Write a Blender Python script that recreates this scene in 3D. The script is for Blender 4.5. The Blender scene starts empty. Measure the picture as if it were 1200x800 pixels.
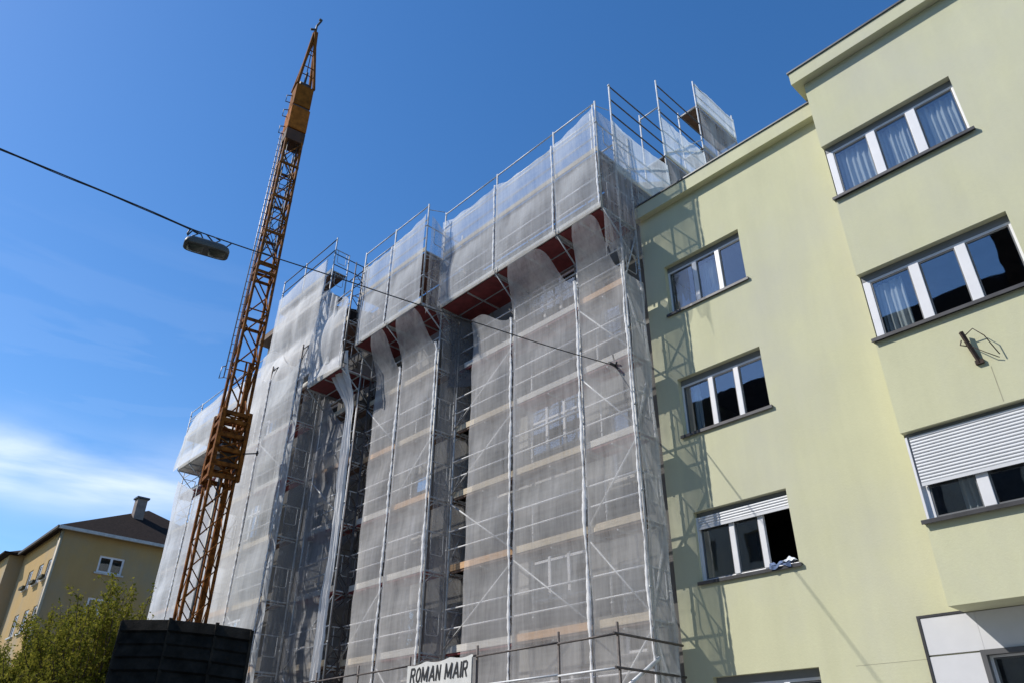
import bpy, math, random
from mathutils import Vector, Matrix, noise
random.seed(7)
R = math.radians
scene = bpy.context.scene
col = scene.collection

# ------------------------------------------------------------------ camera
F_PX = 879.0; PITCH, ROLL, AZ = R(30.55), R(.45), R(47.04)
CAM = Vector((0, 0, 1.6))
def cam_rows():
    cp, sp = math.cos(PITCH), math.sin(PITCH)
    up = Vector((0, -cp, sp)); hf = Vector((0, sp, cp)); rt = Vector((1, 0, 0))
    Rr = Matrix(((math.cos(ROLL), -math.sin(ROLL), 0), (math.sin(ROLL), math.cos(ROLL), 0), (0, 0, 1)))
    X = Rr @ (math.cos(AZ) * rt - math.sin(AZ) * hf)
    Y = Rr @ (math.sin(AZ) * rt + math.cos(AZ) * hf)
    return Matrix((X, Y, Rr @ up))
M3 = cam_rows()
cd = bpy.data.cameras.new("camera"); cam = bpy.data.objects.new("camera", cd); col.objects.link(cam)
cd.sensor_width = 36; cd.lens = F_PX / 1200 * 36; cd.clip_end = 3000; cd.clip_start = .05
Mb = M3 @ Matrix(((1, 0, 0), (0, -1, 0), (0, 0, -1)))
cam.matrix_world = Matrix.Translation(CAM) @ Mb.to_4x4()
scene.camera = cam

# ------------------------------------------------------------------ light
SUN = Vector((1.0, 1.0, -1.38)).normalized()       # the way sunlight travels
sd = bpy.data.lights.new("sun", 'SUN'); sd.energy = 4.6; sd.angle = R(.53); sd.color = (1, .955, .88)
so = bpy.data.objects.new("sun", sd); col.objects.link(so)
so.rotation_euler = SUN.to_track_quat('-Z', 'Y').to_euler(); so.location = (-20, -20, 40)
ts = -SUN
world = bpy.data.worlds.new("World"); scene.world = world; world.use_nodes = True
nt = world.node_tree; nt.nodes.clear()
def N(t, k, **kw):
    n = t.nodes.new(k)
    for a, b in kw.items():
        setattr(n, a, b)
    return n
def V(n, i, v): n.inputs[i].default_value = v
sky = N(nt, 'ShaderNodeTexSky', sky_type='NISHITA', sun_disc=False)
sky.sun_elevation = math.asin(ts.z); sky.sun_rotation = math.atan2(ts.x, ts.y)
sky.altitude = 600; sky.air_density = 1.1; sky.dust_density = .45; sky.ozone_density = 2.2
hs = N(nt, 'ShaderNodeHueSaturation'); V(hs, 'Saturation', 1.30); V(hs, 'Value', 1.12); V(hs, 'Hue', .504)
nt.links.new(sky.outputs[0], hs.inputs['Color'])
# thin cirrus low in the west: a band in elevation, broken up by stretched noise of the sky direction
tc = N(nt, 'ShaderNodeTexCoord')
sep = N(nt, 'ShaderNodeSeparateXYZ'); nt.links.new(tc.outputs['Generated'], sep.inputs[0])
def M(t, op, a, b=None, c=None):
    n = N(t, 'ShaderNodeMath', operation=op)
    for i, v in enumerate((a, b, c)):
        if v is None: continue
        if isinstance(v, (int, float)): V(n, i, v)
        else: t.links.new(v, n.inputs[i])
    return n.outputs[0]
mp = N(nt, 'ShaderNodeMapping'); V(mp, 'Scale', (1.3, 1.3, 7.5)); V(mp, 'Rotation', (R(6), R(-5), 0)); V(mp, 'Location', (.3, 1.7, .2))
nt.links.new(tc.outputs['Generated'], mp.inputs[0])
no = N(nt, 'ShaderNodeTexNoise'); V(no, 'Scale', 2.2); V(no, 'Detail', 9); V(no, 'Roughness', .52); V(no, 'Distortion', .35)
nt.links.new(mp.outputs[0], no.inputs['Vector'])
# distance from the cloud's heart, in direction space
CD = (M3 @ Vector((55 - 600, 549 - 400, F_PX))).normalized()
CD2 = (M3 @ Vector((215 - 600, 566 - 400, F_PX))).normalized()
axis = (CD2 - CD).normalized()
sub = N(nt, 'ShaderNodeVectorMath', operation='SUBTRACT'); nt.links.new(tc.outputs['Generated'], sub.inputs[0]); V(sub, 1, CD)
dt = N(nt, 'ShaderNodeVectorMath', operation='DOT_PRODUCT'); nt.links.new(sub.outputs[0], dt.inputs[0]); V(dt, 1, axis)
al = dt.outputs['Value']
perp = CD.cross(axis).normalized()
dt2 = N(nt, 'ShaderNodeVectorMath', operation='DOT_PRODUCT'); nt.links.new(sub.outputs[0], dt2.inputs[0]); V(dt2, 1, perp)
ac = dt2.outputs['Value']
e1 = M(nt, 'POWER', M(nt, 'ABSOLUTE', M(nt, 'DIVIDE', al, .20)), 2.0)
nb = N(nt, 'ShaderNodeTexNoise'); V(nb, 'Scale', 4.0); V(nb, 'Detail', 3)
nt.links.new(tc.outputs['Generated'], nb.inputs['Vector'])
ac2 = M(nt, 'ADD', ac, M(nt, 'MULTIPLY', M(nt, 'SUBTRACT', nb.outputs[0], .5), .10))
e2 = M(nt, 'POWER', M(nt, 'ABSOLUTE', M(nt, 'DIVIDE', ac2, .040)), 2.0)
env = M(nt, 'EXPONENT', M(nt, 'MULTIPLY', M(nt, 'ADD', e1, e2), -1.0))
nz = M(nt, 'ADD', M(nt, 'MULTIPLY', M(nt, 'SUBTRACT', no.outputs[0], .32), 2.1), .12)
mask = N(nt, 'ShaderNodeClamp'); nt.links.new(M(nt, 'MULTIPLY', M(nt, 'MULTIPLY', env, nz), 1.25), mask.inputs[0]); V(mask, 'Max', .8)
# faint wisps elsewhere near the same height
hz = M(nt, 'EXPONENT', M(nt, 'MULTIPLY', M(nt, 'POWER', M(nt, 'ABSOLUTE', M(nt, 'DIVIDE', M(nt, 'SUBTRACT', sep.outputs['Z'], .36), .13)), 2.0), -1.0))
wi = N(nt, 'ShaderNodeClamp'); nt.links.new(M(nt, 'MULTIPLY', hz, M(nt, 'MULTIPLY', M(nt, 'SUBTRACT', no.outputs[0], .5), 1.0)), wi.inputs[0]); V(wi, 'Max', .02)
mm = M(nt, 'MAXIMUM', mask.outputs[0], wi.outputs[0])
mix = N(nt, 'ShaderNodeMix', data_type='RGBA'); nt.links.new(mm, mix.inputs['Factor'])
nt.links.new(hs.outputs[0], mix.inputs[6]); mix.inputs[7].default_value = (8.4, 8.7, 9.1, 1)
bg = N(nt, 'ShaderNodeBackground'); V(bg, 'Strength', .145)
nt.links.new(mix.outputs[2], bg.inputs[0])
wo = N(nt, 'ShaderNodeOutputWorld'); nt.links.new(bg.outputs[0], wo.inputs[0])
vs = scene.view_settings; vs.view_transform = 'Standard'; vs.look = 'None'; vs.exposure = .10; vs.gamma = 1
scene.cycles.transparent_max_bounces = 24; scene.cycles.max_bounces = 6
scene.cycles.use_denoising = True

# ------------------------------------------------------------------ materials
MATS = {}
def mat(name, color, rough=.7, metal=0, var=.12, scale=3., bump=.0, bscale=40., col2=None, stretch=(1, 1, 1), spec=.5, lo=.35, hi=.65):
    if name in MATS: return MATS[name]
    m = bpy.data.materials.new(name); m.use_nodes = True; t = m.node_tree
    b = t.nodes['Principled BSDF']; V(b, 'Roughness', rough); V(b, 'Metallic', metal); V(b, 'Specular IOR Level', spec)
    tcn = N(t, 'ShaderNodeTexCoord'); mpn = N(t, 'ShaderNodeMapping'); V(mpn, 'Scale', stretch)
    t.links.new(tcn.outputs['Object'], mpn.inputs[0])
    n = N(t, 'ShaderNodeTexNoise'); V(n, 'Scale', scale); V(n, 'Detail', 6); V(n, 'Roughness', .6)
    t.links.new(mpn.outputs[0], n.inputs['Vector'])
    r = N(t, 'ShaderNodeValToRGB'); r.color_ramp.elements[0].position = lo; r.color_ramp.elements[1].position = hi
    c1 = [max(0, c * (1 - var)) for c in color]; c2 = col2 or [min(1, c * (1 + var)) for c in color]
    r.color_ramp.elements[0].color = (*c1, 1); r.color_ramp.elements[1].color = (*c2, 1)
    t.links.new(n.outputs[0], r.inputs[0]); t.links.new(r.outputs[0], b.inputs['Base Color'])
    if bump:
        n2 = N(t, 'ShaderNodeTexNoise'); V(n2, 'Scale', bscale); V(n2, 'Detail', 4)
        t.links.new(tcn.outputs['Object'], n2.inputs['Vector'])
        bp = N(t, 'ShaderNodeBump'); V(bp, 'Strength', bump); V(bp, 'Distance', .02)
        t.links.new(n2.outputs[0], bp.inputs['Height']); t.links.new(bp.outputs[0], b.inputs['Normal'])
    MATS[name] = m
    return m

def plaster(name, base, streak=.05, mott=.05, bump=.22):
    """Painted render: large soft mottling, faint run-off streaks, trowel grain."""
    m = bpy.data.materials.new(name); m.use_nodes = True; t = m.node_tree; MATS[name] = m
    b = t.nodes['Principled BSDF']; V(b, 'Roughness', .9); V(b, 'Specular IOR Level', .2)
    tcn = N(t, 'ShaderNodeTexCoord')
    def nz_(sc, st, det=5):
        mpn = N(t, 'ShaderNodeMapping'); V(mpn, 'Scale', st); t.links.new(tcn.outputs['Object'], mpn.inputs[0])
        n = N(t, 'ShaderNodeTexNoise'); V(n, 'Scale', sc); V(n, 'Detail', det); V(n, 'Roughness', .62); t.links.new(mpn.outputs[0], n.inputs['Vector'])
        return n.outputs[0]
    a = M(t, 'MULTIPLY', M(t, 'SUBTRACT', nz_(.5, (1, 1, 1), 7), .5), mott * 4)
    s = M(t, 'MULTIPLY', M(t, 'SUBTRACT', nz_(2.2, (1, 1, .12)), .5), streak * 3)
    g = M(t, 'MULTIPLY', M(t, 'SUBTRACT', nz_(14, (1, 1, 1)), .5), mott * 1.6)
    f = M(t, 'ADD', M(t, 'ADD', M(t, 'ADD', a, s), g), 1.0)
    vm = N(t, 'ShaderNodeVectorMath', operation='SCALE'); V(vm, 0, base); t.links.new(f, vm.inputs['Scale'])
    # patches that lean greyer, where the paint has weathered
    mx = N(t, 'ShaderNodeMix', data_type='RGBA'); fac = N(t, 'ShaderNodeClamp')
    t.links.new(M(t, 'MULTIPLY', M(t, 'SUBTRACT', nz_(.33, (1, 1, .6), 6), .44), 2.6), fac.inputs[0]); V(fac, 'Max', .55)
    t.links.new(fac.outputs[0], mx.inputs['Factor']); t.links.new(vm.outputs[0], mx.inputs[6])
    gy = sum(base) / 3; mx.inputs[7].default_value = (gy * 1.0 * .98, gy * 1.0 * .97, gy * .84, 1)
    t.links.new(mx.outputs[2], b.inputs['Base Color'])
    bp = N(t, 'ShaderNodeBump'); V(bp, 'Strength', bump); V(bp, 'Distance', .012)
    t.links.new(nz_(26, (1, 1, 1)), bp.inputs['Height']); t.links.new(bp.outputs[0], b.inputs['Normal'])
    return m

def netmat(name, T0=.60, color=(.80, .80, .80), trans=.35, strk=.35):
    """Woven debris netting: partly open weave (see-through), threads that scatter and pass light."""
    m = bpy.data.materials.new(name); m.use_nodes = True; t = m.node_tree; t.nodes.clear(); MATS[name] = m
    out = N(t, 'ShaderNodeOutputMaterial'); geo = N(t, 'ShaderNodeNewGeometry'); tcn = N(t, 'ShaderNodeTexCoord')
    dp = N(t, 'ShaderNodeVectorMath', operation='DOT_PRODUCT'); t.links.new(geo.outputs['Incoming'], dp.inputs[0]); t.links.new(geo.outputs['Normal'], dp.inputs[1])
    cosv = M(t, 'MAXIMUM', M(t, 'ABSOLUTE', dp.outputs['Value']), .22)
    mpn = N(t, 'ShaderNodeMapping'); V(mpn, 'Scale', (1, 1, .07)); t.links.new(tcn.outputs['Object'], mpn.inputs[0])
    n1 = N(t, 'ShaderNodeTexNoise'); V(n1, 'Scale', 9); V(n1, 'Detail', 5); V(n1, 'Roughness', .7); t.links.new(mpn.outputs[0], n1.inputs['Vector'])
    n2 = N(t, 'ShaderNodeTexNoise'); V(n2, 'Scale', 1.1); V(n2, 'Detail', 4); t.links.new(tcn.outputs['Object'], n2.inputs['Vector'])
    mpb = N(t, 'ShaderNodeMapping'); V(mpb, 'Scale', (.1, .1, 1)); t.links.new(tcn.outputs['Object'], mpb.inputs[0])
    n3 = N(t, 'ShaderNodeTexNoise'); V(n3, 'Scale', 11); V(n3, 'Detail', 3); t.links.new(mpb.outputs[0], n3.inputs['Vector'])
    T = M(t, 'ADD', T0, M(t, 'ADD', M(t, 'MULTIPLY', M(t, 'SUBTRACT', n1.outputs[0], .5), strk), M(t, 'ADD', M(t, 'MULTIPLY', M(t, 'SUBTRACT', n2.outputs[0], .5), .30), M(t, 'MULTIPLY', M(t, 'SUBTRACT', n3.outputs[0], .5), .12))))
    Tc = N(t, 'ShaderNodeClamp'); V(Tc, 'Min', .05); V(Tc, 'Max', .95); t.links.new(T, Tc.inputs[0])
    open_ = M(t, 'POWER', Tc.outputs[0], M(t, 'DIVIDE', 1.0, cosv))
    d = N(t, 'ShaderNodeBsdfDiffuse'); d.inputs[0].default_value = (*color, 1)
    tr = N(t, 'ShaderNodeBsdfTranslucent'); tr.inputs[0].default_value = (*color, 1)
    mx = N(t, 'ShaderNodeMixShader'); V(mx, 0, trans); t.links.new(d.outputs[0], mx.inputs[1]); t.links.new(tr.outputs[0], mx.inputs[2])
    tp = N(t, 'ShaderNodeBsdfTransparent')
    m2 = N(t, 'ShaderNodeMixShader'); t.links.new(open_, m2.inputs[0]); t.links.new(mx.outputs[0], m2.inputs[1]); t.links.new(tp.outputs[0], m2.inputs[2])
    t.links.new(m2.outputs[0], out.inputs[0])
    return m

def glassmat(name, refl=.16, tint=(.92, .95, .95)):
    m = bpy.data.materials.new(name); m.use_nodes = True; t = m.node_tree; t.nodes.clear(); MATS[name] = m
    out = N(t, 'ShaderNodeOutputMaterial'); geo = N(t, 'ShaderNodeNewGeometry')
    tcn = N(t, 'ShaderNodeTexCoord'); n = N(t, 'ShaderNodeTexNoise'); V(n, 'Scale', 1.3); V(n, 'Detail', 2); t.links.new(tcn.outputs['Object'], n.inputs['Vector'])
    bp = N(t, 'ShaderNodeBump'); V(bp, 'Strength', .05); V(bp, 'Distance', .03); t.links.new(n.outputs[0], bp.inputs['Height'])
    g = N(t, 'ShaderNodeBsdfGlossy'); V(g, 'Roughness', .015); g.inputs[0].default_value = (.95, .97, 1, 1); t.links.new(bp.outputs[0], g.inputs['Normal'])
    tp = N(t, 'ShaderNodeBsdfTransparent'); tp.inputs[0].default_value = (*tint, 1)
    dpg = N(t, 'ShaderNodeVectorMath', operation='DOT_PRODUCT'); t.links.new(geo.outputs['Incoming'], dpg.inputs[0]); t.links.new(geo.outputs['Normal'], dpg.inputs[1])
    f = M(t, 'ADD', M(t, 'MULTIPLY', M(t, 'POWER', M(t, 'SUBTRACT', 1.0, M(t, 'ABSOLUTE', dpg.outputs['Value'])), 4.0), .85), refl)   # Schlick, both faces
    m2 = N(t, 'ShaderNodeMixShader'); t.links.new(f, m2.inputs[0]); t.links.new(tp.outputs[0], m2.inputs[1]); t.links.new(g.outputs[0], m2.inputs[2])
    t.links.new(m2.outputs[0], out.inputs[0])
    return m

green = plaster('green_render', (.595, .588, .392), .07, .055)
greyold = plaster('old_grey_render', (.20, .195, .19), .10, .10)
ochre = plaster('ochre_render', (.43, .29, .125), .07, .06)
beige = plaster('beige_render', (.5, .45, .38), .05, .05)
pvc = mat('white_window_frame', (.78, .78, .80), .35, var=.03)
gasket = mat('dark_window_gasket', (.13, .135, .14), .5)
greypvc = mat('shadowed_grey_shutter_box', (.20, .21, .22), .5, var=.05)  # grey box paint, deepened to carry the shadow at the window head
shutm = mat('roller_shutter_slats', (.66, .67, .69), .5, var=.04)
sill_m = mat('dark_sheet_metal', (.055, .055, .06), .45, metal=.3, var=.2)
coping_m = mat('grey_coping', (.10, .105, .11), .5, metal=.4, var=.2)
dark_room = mat('dim_room', (.07, .065, .06), .9, var=.3)
curtain_m = mat('white_curtain', (.46, .48, .50), .9, var=.05)
glass = glassmat('window_glass', .14)
steel = mat('galvanised_tube', (.46, .47, .48), .6, metal=.2, var=.18, scale=8)
steel_d = mat('weathered_tube', (.10, .085, .08), .6, metal=.3, var=.35, scale=9)
alu = mat('aluminium_rail', (.62, .63, .65), .55, metal=.15, var=.12, scale=6)
wood = mat('pale_plank', (.56, .47, .34), .8, var=.16, scale=5, stretch=(.4, 6, 6))
wood_o = mat('orange_plank', (.62, .38, .20), .8, var=.18, scale=5, stretch=(.4, 6, 6))
wood_w = mat('whitish_plank', (.62, .59, .54), .8, var=.12, scale=5, stretch=(.4, 6, 6))
redply = mat('red_deck_plywood', (.22, .045, .045), .6, var=.25, scale=4)
browndeck = mat('brown_deck_boards', (.16, .10, .07), .8, var=.25, scale=4)
net_f = netmat('front_net_weave', .69, (.80, .79, .79))
net_u = netmat('upper_net_weave', .655, (.88, .91, .94), .40)  # pale blue of the sky is put into the thread colour
net_w = netmat('new_white_net_weave', .64, (.92, .92, .92), .3, .3)
net_s = netmat('side_net_weave', .66, (.74, .74, .74), .3, .4)
net_d = netmat('shaded_side_net_weave', .78, (.52, .52, .54), .3, .5)  # darker copy of the side net, its shade put into the colour
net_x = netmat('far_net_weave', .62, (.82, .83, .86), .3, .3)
net_g = netmat('shade_toned_gap_net_weave', .70, (.46, .46, .47), .3, .4)  # gap and recess netting with the shade there painted into its colour
net_t = netmat('bunched_net_weave', .07, (.90, .90, .91), .25, .15)
crane_m = mat('rusty_orange_steel', (.15, .050, .011), .75, spec=.12, var=.55, scale=6, col2=(.30, .108, .018))
crane_y = mat('ochre_yellow_steel', (.29, .095, .016), .8, var=.3, spec=.08, scale=5)
crane_d = mat('dark_greasy_steel', (.045, .035, .03), .55, var=.4, scale=6)
black = mat('black_ribbed_plastic', (.025, .022, .019), .85, spec=.15, var=.5, scale=6, bump=.25, bscale=60)
cable_m = mat('dark_cable', (.03, .03, .035), .6, var=.2)
lamp_m = mat('lamp_grey_paint', (.085, .088, .085), .5, var=.12)
lamp_in = mat('lamp_underside', (.07, .075, .06), .35, var=.2)
tile_d = mat('dark_roof_tiles', (.024, .015, .012), .95, spec=.12, var=.35, scale=6, bump=.6, bscale=14)
gutter_m = mat('pale_gutter', (.50, .50, .48), .5, var=.15)
asph = mat('asphalt', (.05, .05, .052), .9, var=.25, scale=30, bump=.3)
pave = mat('paving', (.25, .245, .235), .9, var=.15, scale=10)
soil = mat('ground_soil', (.12, .13, .07), .95, var=.3, scale=2)
white_panel = mat('white_facade_panel', (.66, .66, .68), .55, var=.03)
cloth_b = mat('blue_cloth', (.12, .17, .30), .9, var=.4, scale=25)
cloth_w = mat('pale_cloth', (.7, .74, .8), .9, var=.15, scale=18)
sign_m = mat('sign_board_paint', (.68, .68, .66), .6, var=.10, scale=5)
sign_k = mat('sign_letter_paint', (.02, .02, .022), .6, var=.3)
bark = mat('bark', (.09, .065, .045), .9, var=.3, scale=12)

# ------------------------------------------------------------------ mesh helpers
class MB:
    def __init__(s): s.v = []; s.f = []; s.sm = []
    def face(s, pts, smooth=False):
        i = len(s.v); s.v += [tuple(p) for p in pts]; s.f.append(tuple(range(i, i + len(pts)))); s.sm.append(smooth)
    def box(s, a, b):
        x0, y0, z0 = a; x1, y1, z1 = b
        if x0 > x1: x0, x1 = x1, x0
        if y0 > y1: y0, y1 = y1, y0
        if z0 > z1: z0, z1 = z1, z0
        i = len(s.v)
        s.v += [(x0, y0, z0), (x1, y0, z0), (x1, y1, z0), (x0, y1, z0), (x0, y0, z1), (x1, y0, z1), (x1, y1, z1), (x0, y1, z1)]
        for q in ((0, 3, 2, 1), (4, 5, 6, 7), (0, 1, 5, 4), (1, 2, 6, 5), (2, 3, 7, 6), (3, 0, 4, 7)):
            s.f.append(tuple(i + k for k in q)); s.sm.append(False)
        return s
    def beam(s, p, q, w, h, upv=(0, 0, 1)):
        p = Vector(p); q = Vector(q); d = (q - p).normalized(); u = Vector(upv)
        if abs(d.dot(u)) > .98: u = Vector((1, 0, 0))
        sx = d.cross(u).normalized(); uy = sx.cross(d).normalized()
        i = len(s.v)
        for c in (p, q):
            for a, b in ((-1, -1), (1, -1), (1, 1), (-1, 1)):
                s.v.append(tuple(c + sx * a * w / 2 + uy * b * h / 2))
        for k in range(4):
            s.f.append((i + k, i + (k + 1) % 4, i + 4 + (k + 1) % 4, i + 4 + k)); s.sm.append(False)
        s.f.append((i + 3, i + 2, i + 1, i)); s.f.append((i + 4, i + 5, i + 6, i + 7)); s.sm += [False, False]
        return s
    def tube(s, pts, r, n=8, r2=None, caps=True):
        pts = [Vector(p) for p in pts]; i0 = len(s.v); L = len(pts)
        t = (pts[1] - pts[0]).normalized(); u = Vector((0, 0, 1)) if abs(t.z) < .9 else Vector((1, 0, 0))
        for k, p in enumerate(pts):
            d = (pts[min(k + 1, L - 1)] - pts[max(k - 1, 0)]).normalized()
            a = d.cross(u)
            if a.length < 1e-4: a = d.cross(Vector((.3, 1, .2)))
            a.normalize(); b = d.cross(a).normalized()
            rr = r if r2 is None else r + (r2 - r) * k / (L - 1)
            for j in range(n):
                an = 2 * math.pi * j / n
                s.v.append(tuple(p + a * math.cos(an) * rr + b * math.sin(an) * rr))
        for k in range(L - 1):
            for j in range(n):
                a = i0 + k * n + j; b = i0 + k * n + (j + 1) % n
                s.f.append((a, b, b + n, a + n)); s.sm.append(True)
        if caps:
            s.f.append(tuple(i0 + j for j in reversed(range(n)))); s.f.append(tuple(i0 + (L - 1) * n + j for j in range(n))); s.sm += [False, False]
        return s
    def grid(s, nu, nv, fn, smooth=True, skip=None):
        i = len(s.v)
        for a in range(nu + 1):
            for b in range(nv + 1):
                s.v.append(tuple(fn(a / nu, b / nv)))
        for a in range(nu):
            for b in range(nv):
                if skip and skip((a + .5) / nu, (b + .5) / nv): continue
                q = i + a * (nv + 1) + b
                s.f.append((q, q + nv + 1, q + nv + 2, q + 1)); s.sm.append(smooth)
        return s
    def build(s, name, m, parent=None, base=None, bevel=0):
        o0 = Vector(base) if base is not None else (parent_base(parent) if parent else Vector((0, 0, 0)))
        me = bpy.data.meshes.new(name); me.from_pydata([tuple(Vector(p) - o0) for p in s.v], [], s.f)
        me.polygons.foreach_set('use_smooth', s.sm); me.materials.append(m); me.update()
        o = bpy.data.objects.new(name, me); col.objects.link(o)
        BASE[o.name] = o0
        if parent: o.parent = parent
        else: o.location = o0
        if bevel:
            bm = o.modifiers.new('bevel', 'BEVEL'); bm.width = bevel; bm.segments = 2; bm.limit_method = 'ANGLE'
        return o
BASE = {}
def parent_base(p): return BASE[p.name]
def tag(o, label=None, cat=None, group=None, kind=None):
    if label: o['label'] = label
    if cat: o['category'] = cat
    if group: o['group'] = group
    if kind: o['kind'] = kind
    return o
def thing(name, loc, label, cat, group=None):
    o = bpy.data.objects.new(name, None); col.objects.link(o); o.location = loc; o.empty_display_size = .3
    BASE[o.name] = Vector(loc); return tag(o, label, cat, group)
def plate(a, b, name, m, parent=None, base=None, bevel=0): return MB().box(a, b).build(name, m, parent, base, bevel)
def sstep(x, a, b):
    t = max(0., min(1., (x - a) / (b - a))); return t * t * (3 - 2 * t)

# ------------------------------------------------------------------ ground
tag(plate((-700, -700, -.6), (700, 700, -.15), 'ground', soil, None, (0, 0, 0)), kind='structure')
tag(plate((-300, -4, -.14), (120, 5.2, -.12), 'road', asph, None, (0, 0, 0)), kind='structure')
pv = MB().box((-300, 5.2, -.146), (120, 30, 0)); pv.build('pavement', pave)['kind'] = 'structure'
pv = MB().box((-300, -9, -.146), (120, -4, 0)); o = pv.build('pavement', pave); o['kind'] = 'structure'
mk = MB()
for k in range(-30, 12): mk.box((k * 6, .5, -.119), (k * 6 + 3, .62, -.112))
tag(mk.build('road_markings', pvc), kind='structure')

# ------------------------------------------------------------------ walls with openings
def wall_open(mb, plane, a0, a1, z0, z1, holes, depth=.22, dirn=1, back=None):
    """Front sheet with rectangular openings and reveals. plane=('Y',y) faces -Y ; ('X',x) faces +X."""
    ax, c = plane
    def P(a, z, d=0): return (a, c + d, z) if ax == 'Y' else (c - d, a, z)
    xs = sorted({a0, a1, *[h[0] for h in holes], *[h[1] for h in holes]}); zs = sorted({z0, z1, *[h[2] for h in holes], *[h[3] for h in holes]})
    for i in range(len(xs) - 1):
        for k in range(len(zs) - 1):
            xm = (xs[i] + xs[i + 1]) / 2; zm = (zs[k] + zs[k + 1]) / 2
            if any(h[0] < xm < h[1] and h[2] < zm < h[3] for h in holes): continue
            mb.face([P(xs[i], zs[k]), P(xs[i + 1], zs[k]), P(xs[i + 1], zs[k + 1]), P(xs[i], zs[k + 1])])
    for h in holes:
        p = [(h[0], h[2]), (h[1], h[2]), (h[1], h[3]), (h[0], h[3])]
        for q in range(4):
            a = p[q]; b = p[(q + 1) % 4]
            mb.face([P(*a), P(*a, depth), P(*b, depth), P(*b)])

def curtain(parent, x0, x1, z0, z1, y, folds=7, amp=.03, ph=0.):
    mb = MB(); n = folds * 8
    def fn(u, v):
        x = x0 + (x1 - x0) * u; w = .5 + .5 * (1 - v)
        return (x, y + amp * w * math.sin(u * folds * 6.283 + ph + .6 * math.sin(v * 3)) + .02 * math.sin(u * 17 + ph * 3) + .01 * noise.noise(Vector((u * 12, v * 2, ph))), z0 + (z1 - z0) * v)
    mb.grid(n, 6, fn); return mb.build('curtain', curtain_m, parent)

def window(bld, x0, x1, z0, z1, y, panes=(.333, .333, .334), box=.13, shutter=0., label=None, mull=.115, open_last=False, rail=.055, sillx=(.06, .06), silly=.19, leftjamb=.05, sill_mat=None):
    """White three-light window in a recess at Y=y (front face of frame). bld is the building."""
    mb = MB(); d = .07
    zt = z1 - box
    mb.box((x0, y, z0), (x0 + leftjamb, y + d, zt)); mb.box((x1 - .05, y, z0), (x1, y + d, zt))
    mb.box((x0 + leftjamb, y, z0), (x1 - .05, y + d, z0 + .055)); mb.box((x0 + leftjamb, y, zt - .05), (x1 - .05, y + d, zt))
    # mullions
    X0 = x0 + leftjamb; X1 = x1 - .05; W = X1 - X0; xs = [X0]
    for p in panes: xs.append(xs[-1] + W * p)
    for xm in xs[1:-1]: mb.box((xm - mull / 2, y - .012, z0 + .055), (xm + mull / 2, y + d - .005, zt - .05))
    w = mb.build('window', pvc, bld, bevel=.006)
    if label: w['label'] = label
    for i in range(len(panes)):
        a = xs[i] + (mull / 2 if i else 0); b = xs[i + 1] - (mull / 2 if i < len(panes) - 1 else 0)
        if open_last and i == len(panes) - 1: continue
        sm = MB(); yy = y + .012; s = rail * .42
        sm.box((a, yy, z0 + .055), (a + s, yy + .045, zt - .05)); sm.box((b - s, yy, z0 + .055), (b, yy + .045, zt - .05))
        sm.box((a + s, yy, z0 + .055), (b - s, yy + .045, z0 + .055 + s)); sm.box((a + s, yy, zt - .05 - s), (b - s, yy + .045, zt - .05))
        sm.build('sash', gasket, w)
        g = MB(); g.box((a + s - .003, yy + .018, z0 + .05 + s), (b - s + .003, yy + .024, zt - .045 - s)); g.build('pane', glass, w)
    if open_last:   # inward-opened sash, seen edge-on in the dark room
        a = xs[-2] + mull / 2; b = X1; sm = MB(); th = R(78)
        L = b - a; c = Vector((b, y + .06, 0)); dd = Vector((-math.cos(th), math.sin(th), 0))
        for s0, s1, za, zb in ((0, .05, z0 + .06, zt - .05), (L - .05, L, z0 + .06, zt - .05), (.05, L - .05, z0 + .06, z0 + .11), (.05, L - .05, zt - .1, zt - .05)):
            sm.beam((c + dd * (s0 + s1) / 2) + Vector((0, 0, za)), (c + dd * (s0 + s1) / 2) + Vector((0, 0, zb)), s1 - s0, .045) if s1 - s0 < .2 else sm.beam(c + dd * s0 + Vector((0, 0, (za + zb) / 2)), c + dd * s1 + Vector((0, 0, (za + zb) / 2)), .045, zb - za)
        sm.build('sash', pvc, w)
    if box: MB().box((x0 + .002, y - .005, zt), (x1 - .002, y + .16, z1 - .002)).build('shutter_box', greypvc, w)
    if shutter:
        sh = MB(); zz = zt + .0; k = 0; H = .052
        while zz - H > zt - shutter - .001:
            sh.face([(x0 + leftjamb * .5, y - .045, zz), (x0 + leftjamb * .5, y - .045, zz - .006), (x1 - .03, y - .045, zz - .006), (x1 - .03, y - .045, zz)])
            n0 = len(sh.v)
            prof = [(-.047, -.006), (-.056, -.018), (-.058, -.029), (-.056, -.041), (-.047, -.052)]
            for (dy, dz) in prof: sh.v += [(x0 + leftjamb * .5, y + dy, zz + dz), (x1 - .03, y + dy, zz + dz)]
            for q in range(4): sh.f.append((n0 + 2 * q, n0 + 2 * q + 2, n0 + 2 * q + 3, n0 + 2 * q + 1)); sh.sm.append(True)
            zz -= H
        sh.box((x0 + leftjamb * .5, y - .058, zz - .05), (x1 - .03, y - .04, zz))
        sh.build('roller_shutter', shutm, w)
        for ga in ((x0, x0 + .035), (x1 - .03, x1)): MB().box((ga[0], y - .06, z0 + .01), (ga[1], y - .002, zt)).build('shutter_guide', pvc, w)
    if sillx:
        sb = MB(); sb.box((x0 - sillx[0], y - silly, z0 - .045), (x1 + sillx[1], y - .002, z0 - .008)); sb.box((x0 - sillx[0], y - silly - .006, z0 - .07), (x1 + sillx[1], y - silly + .008, z0 - .004))
        sb.build('sill', sill_mat or sill_m, w, bevel=.003)
    return w

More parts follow.
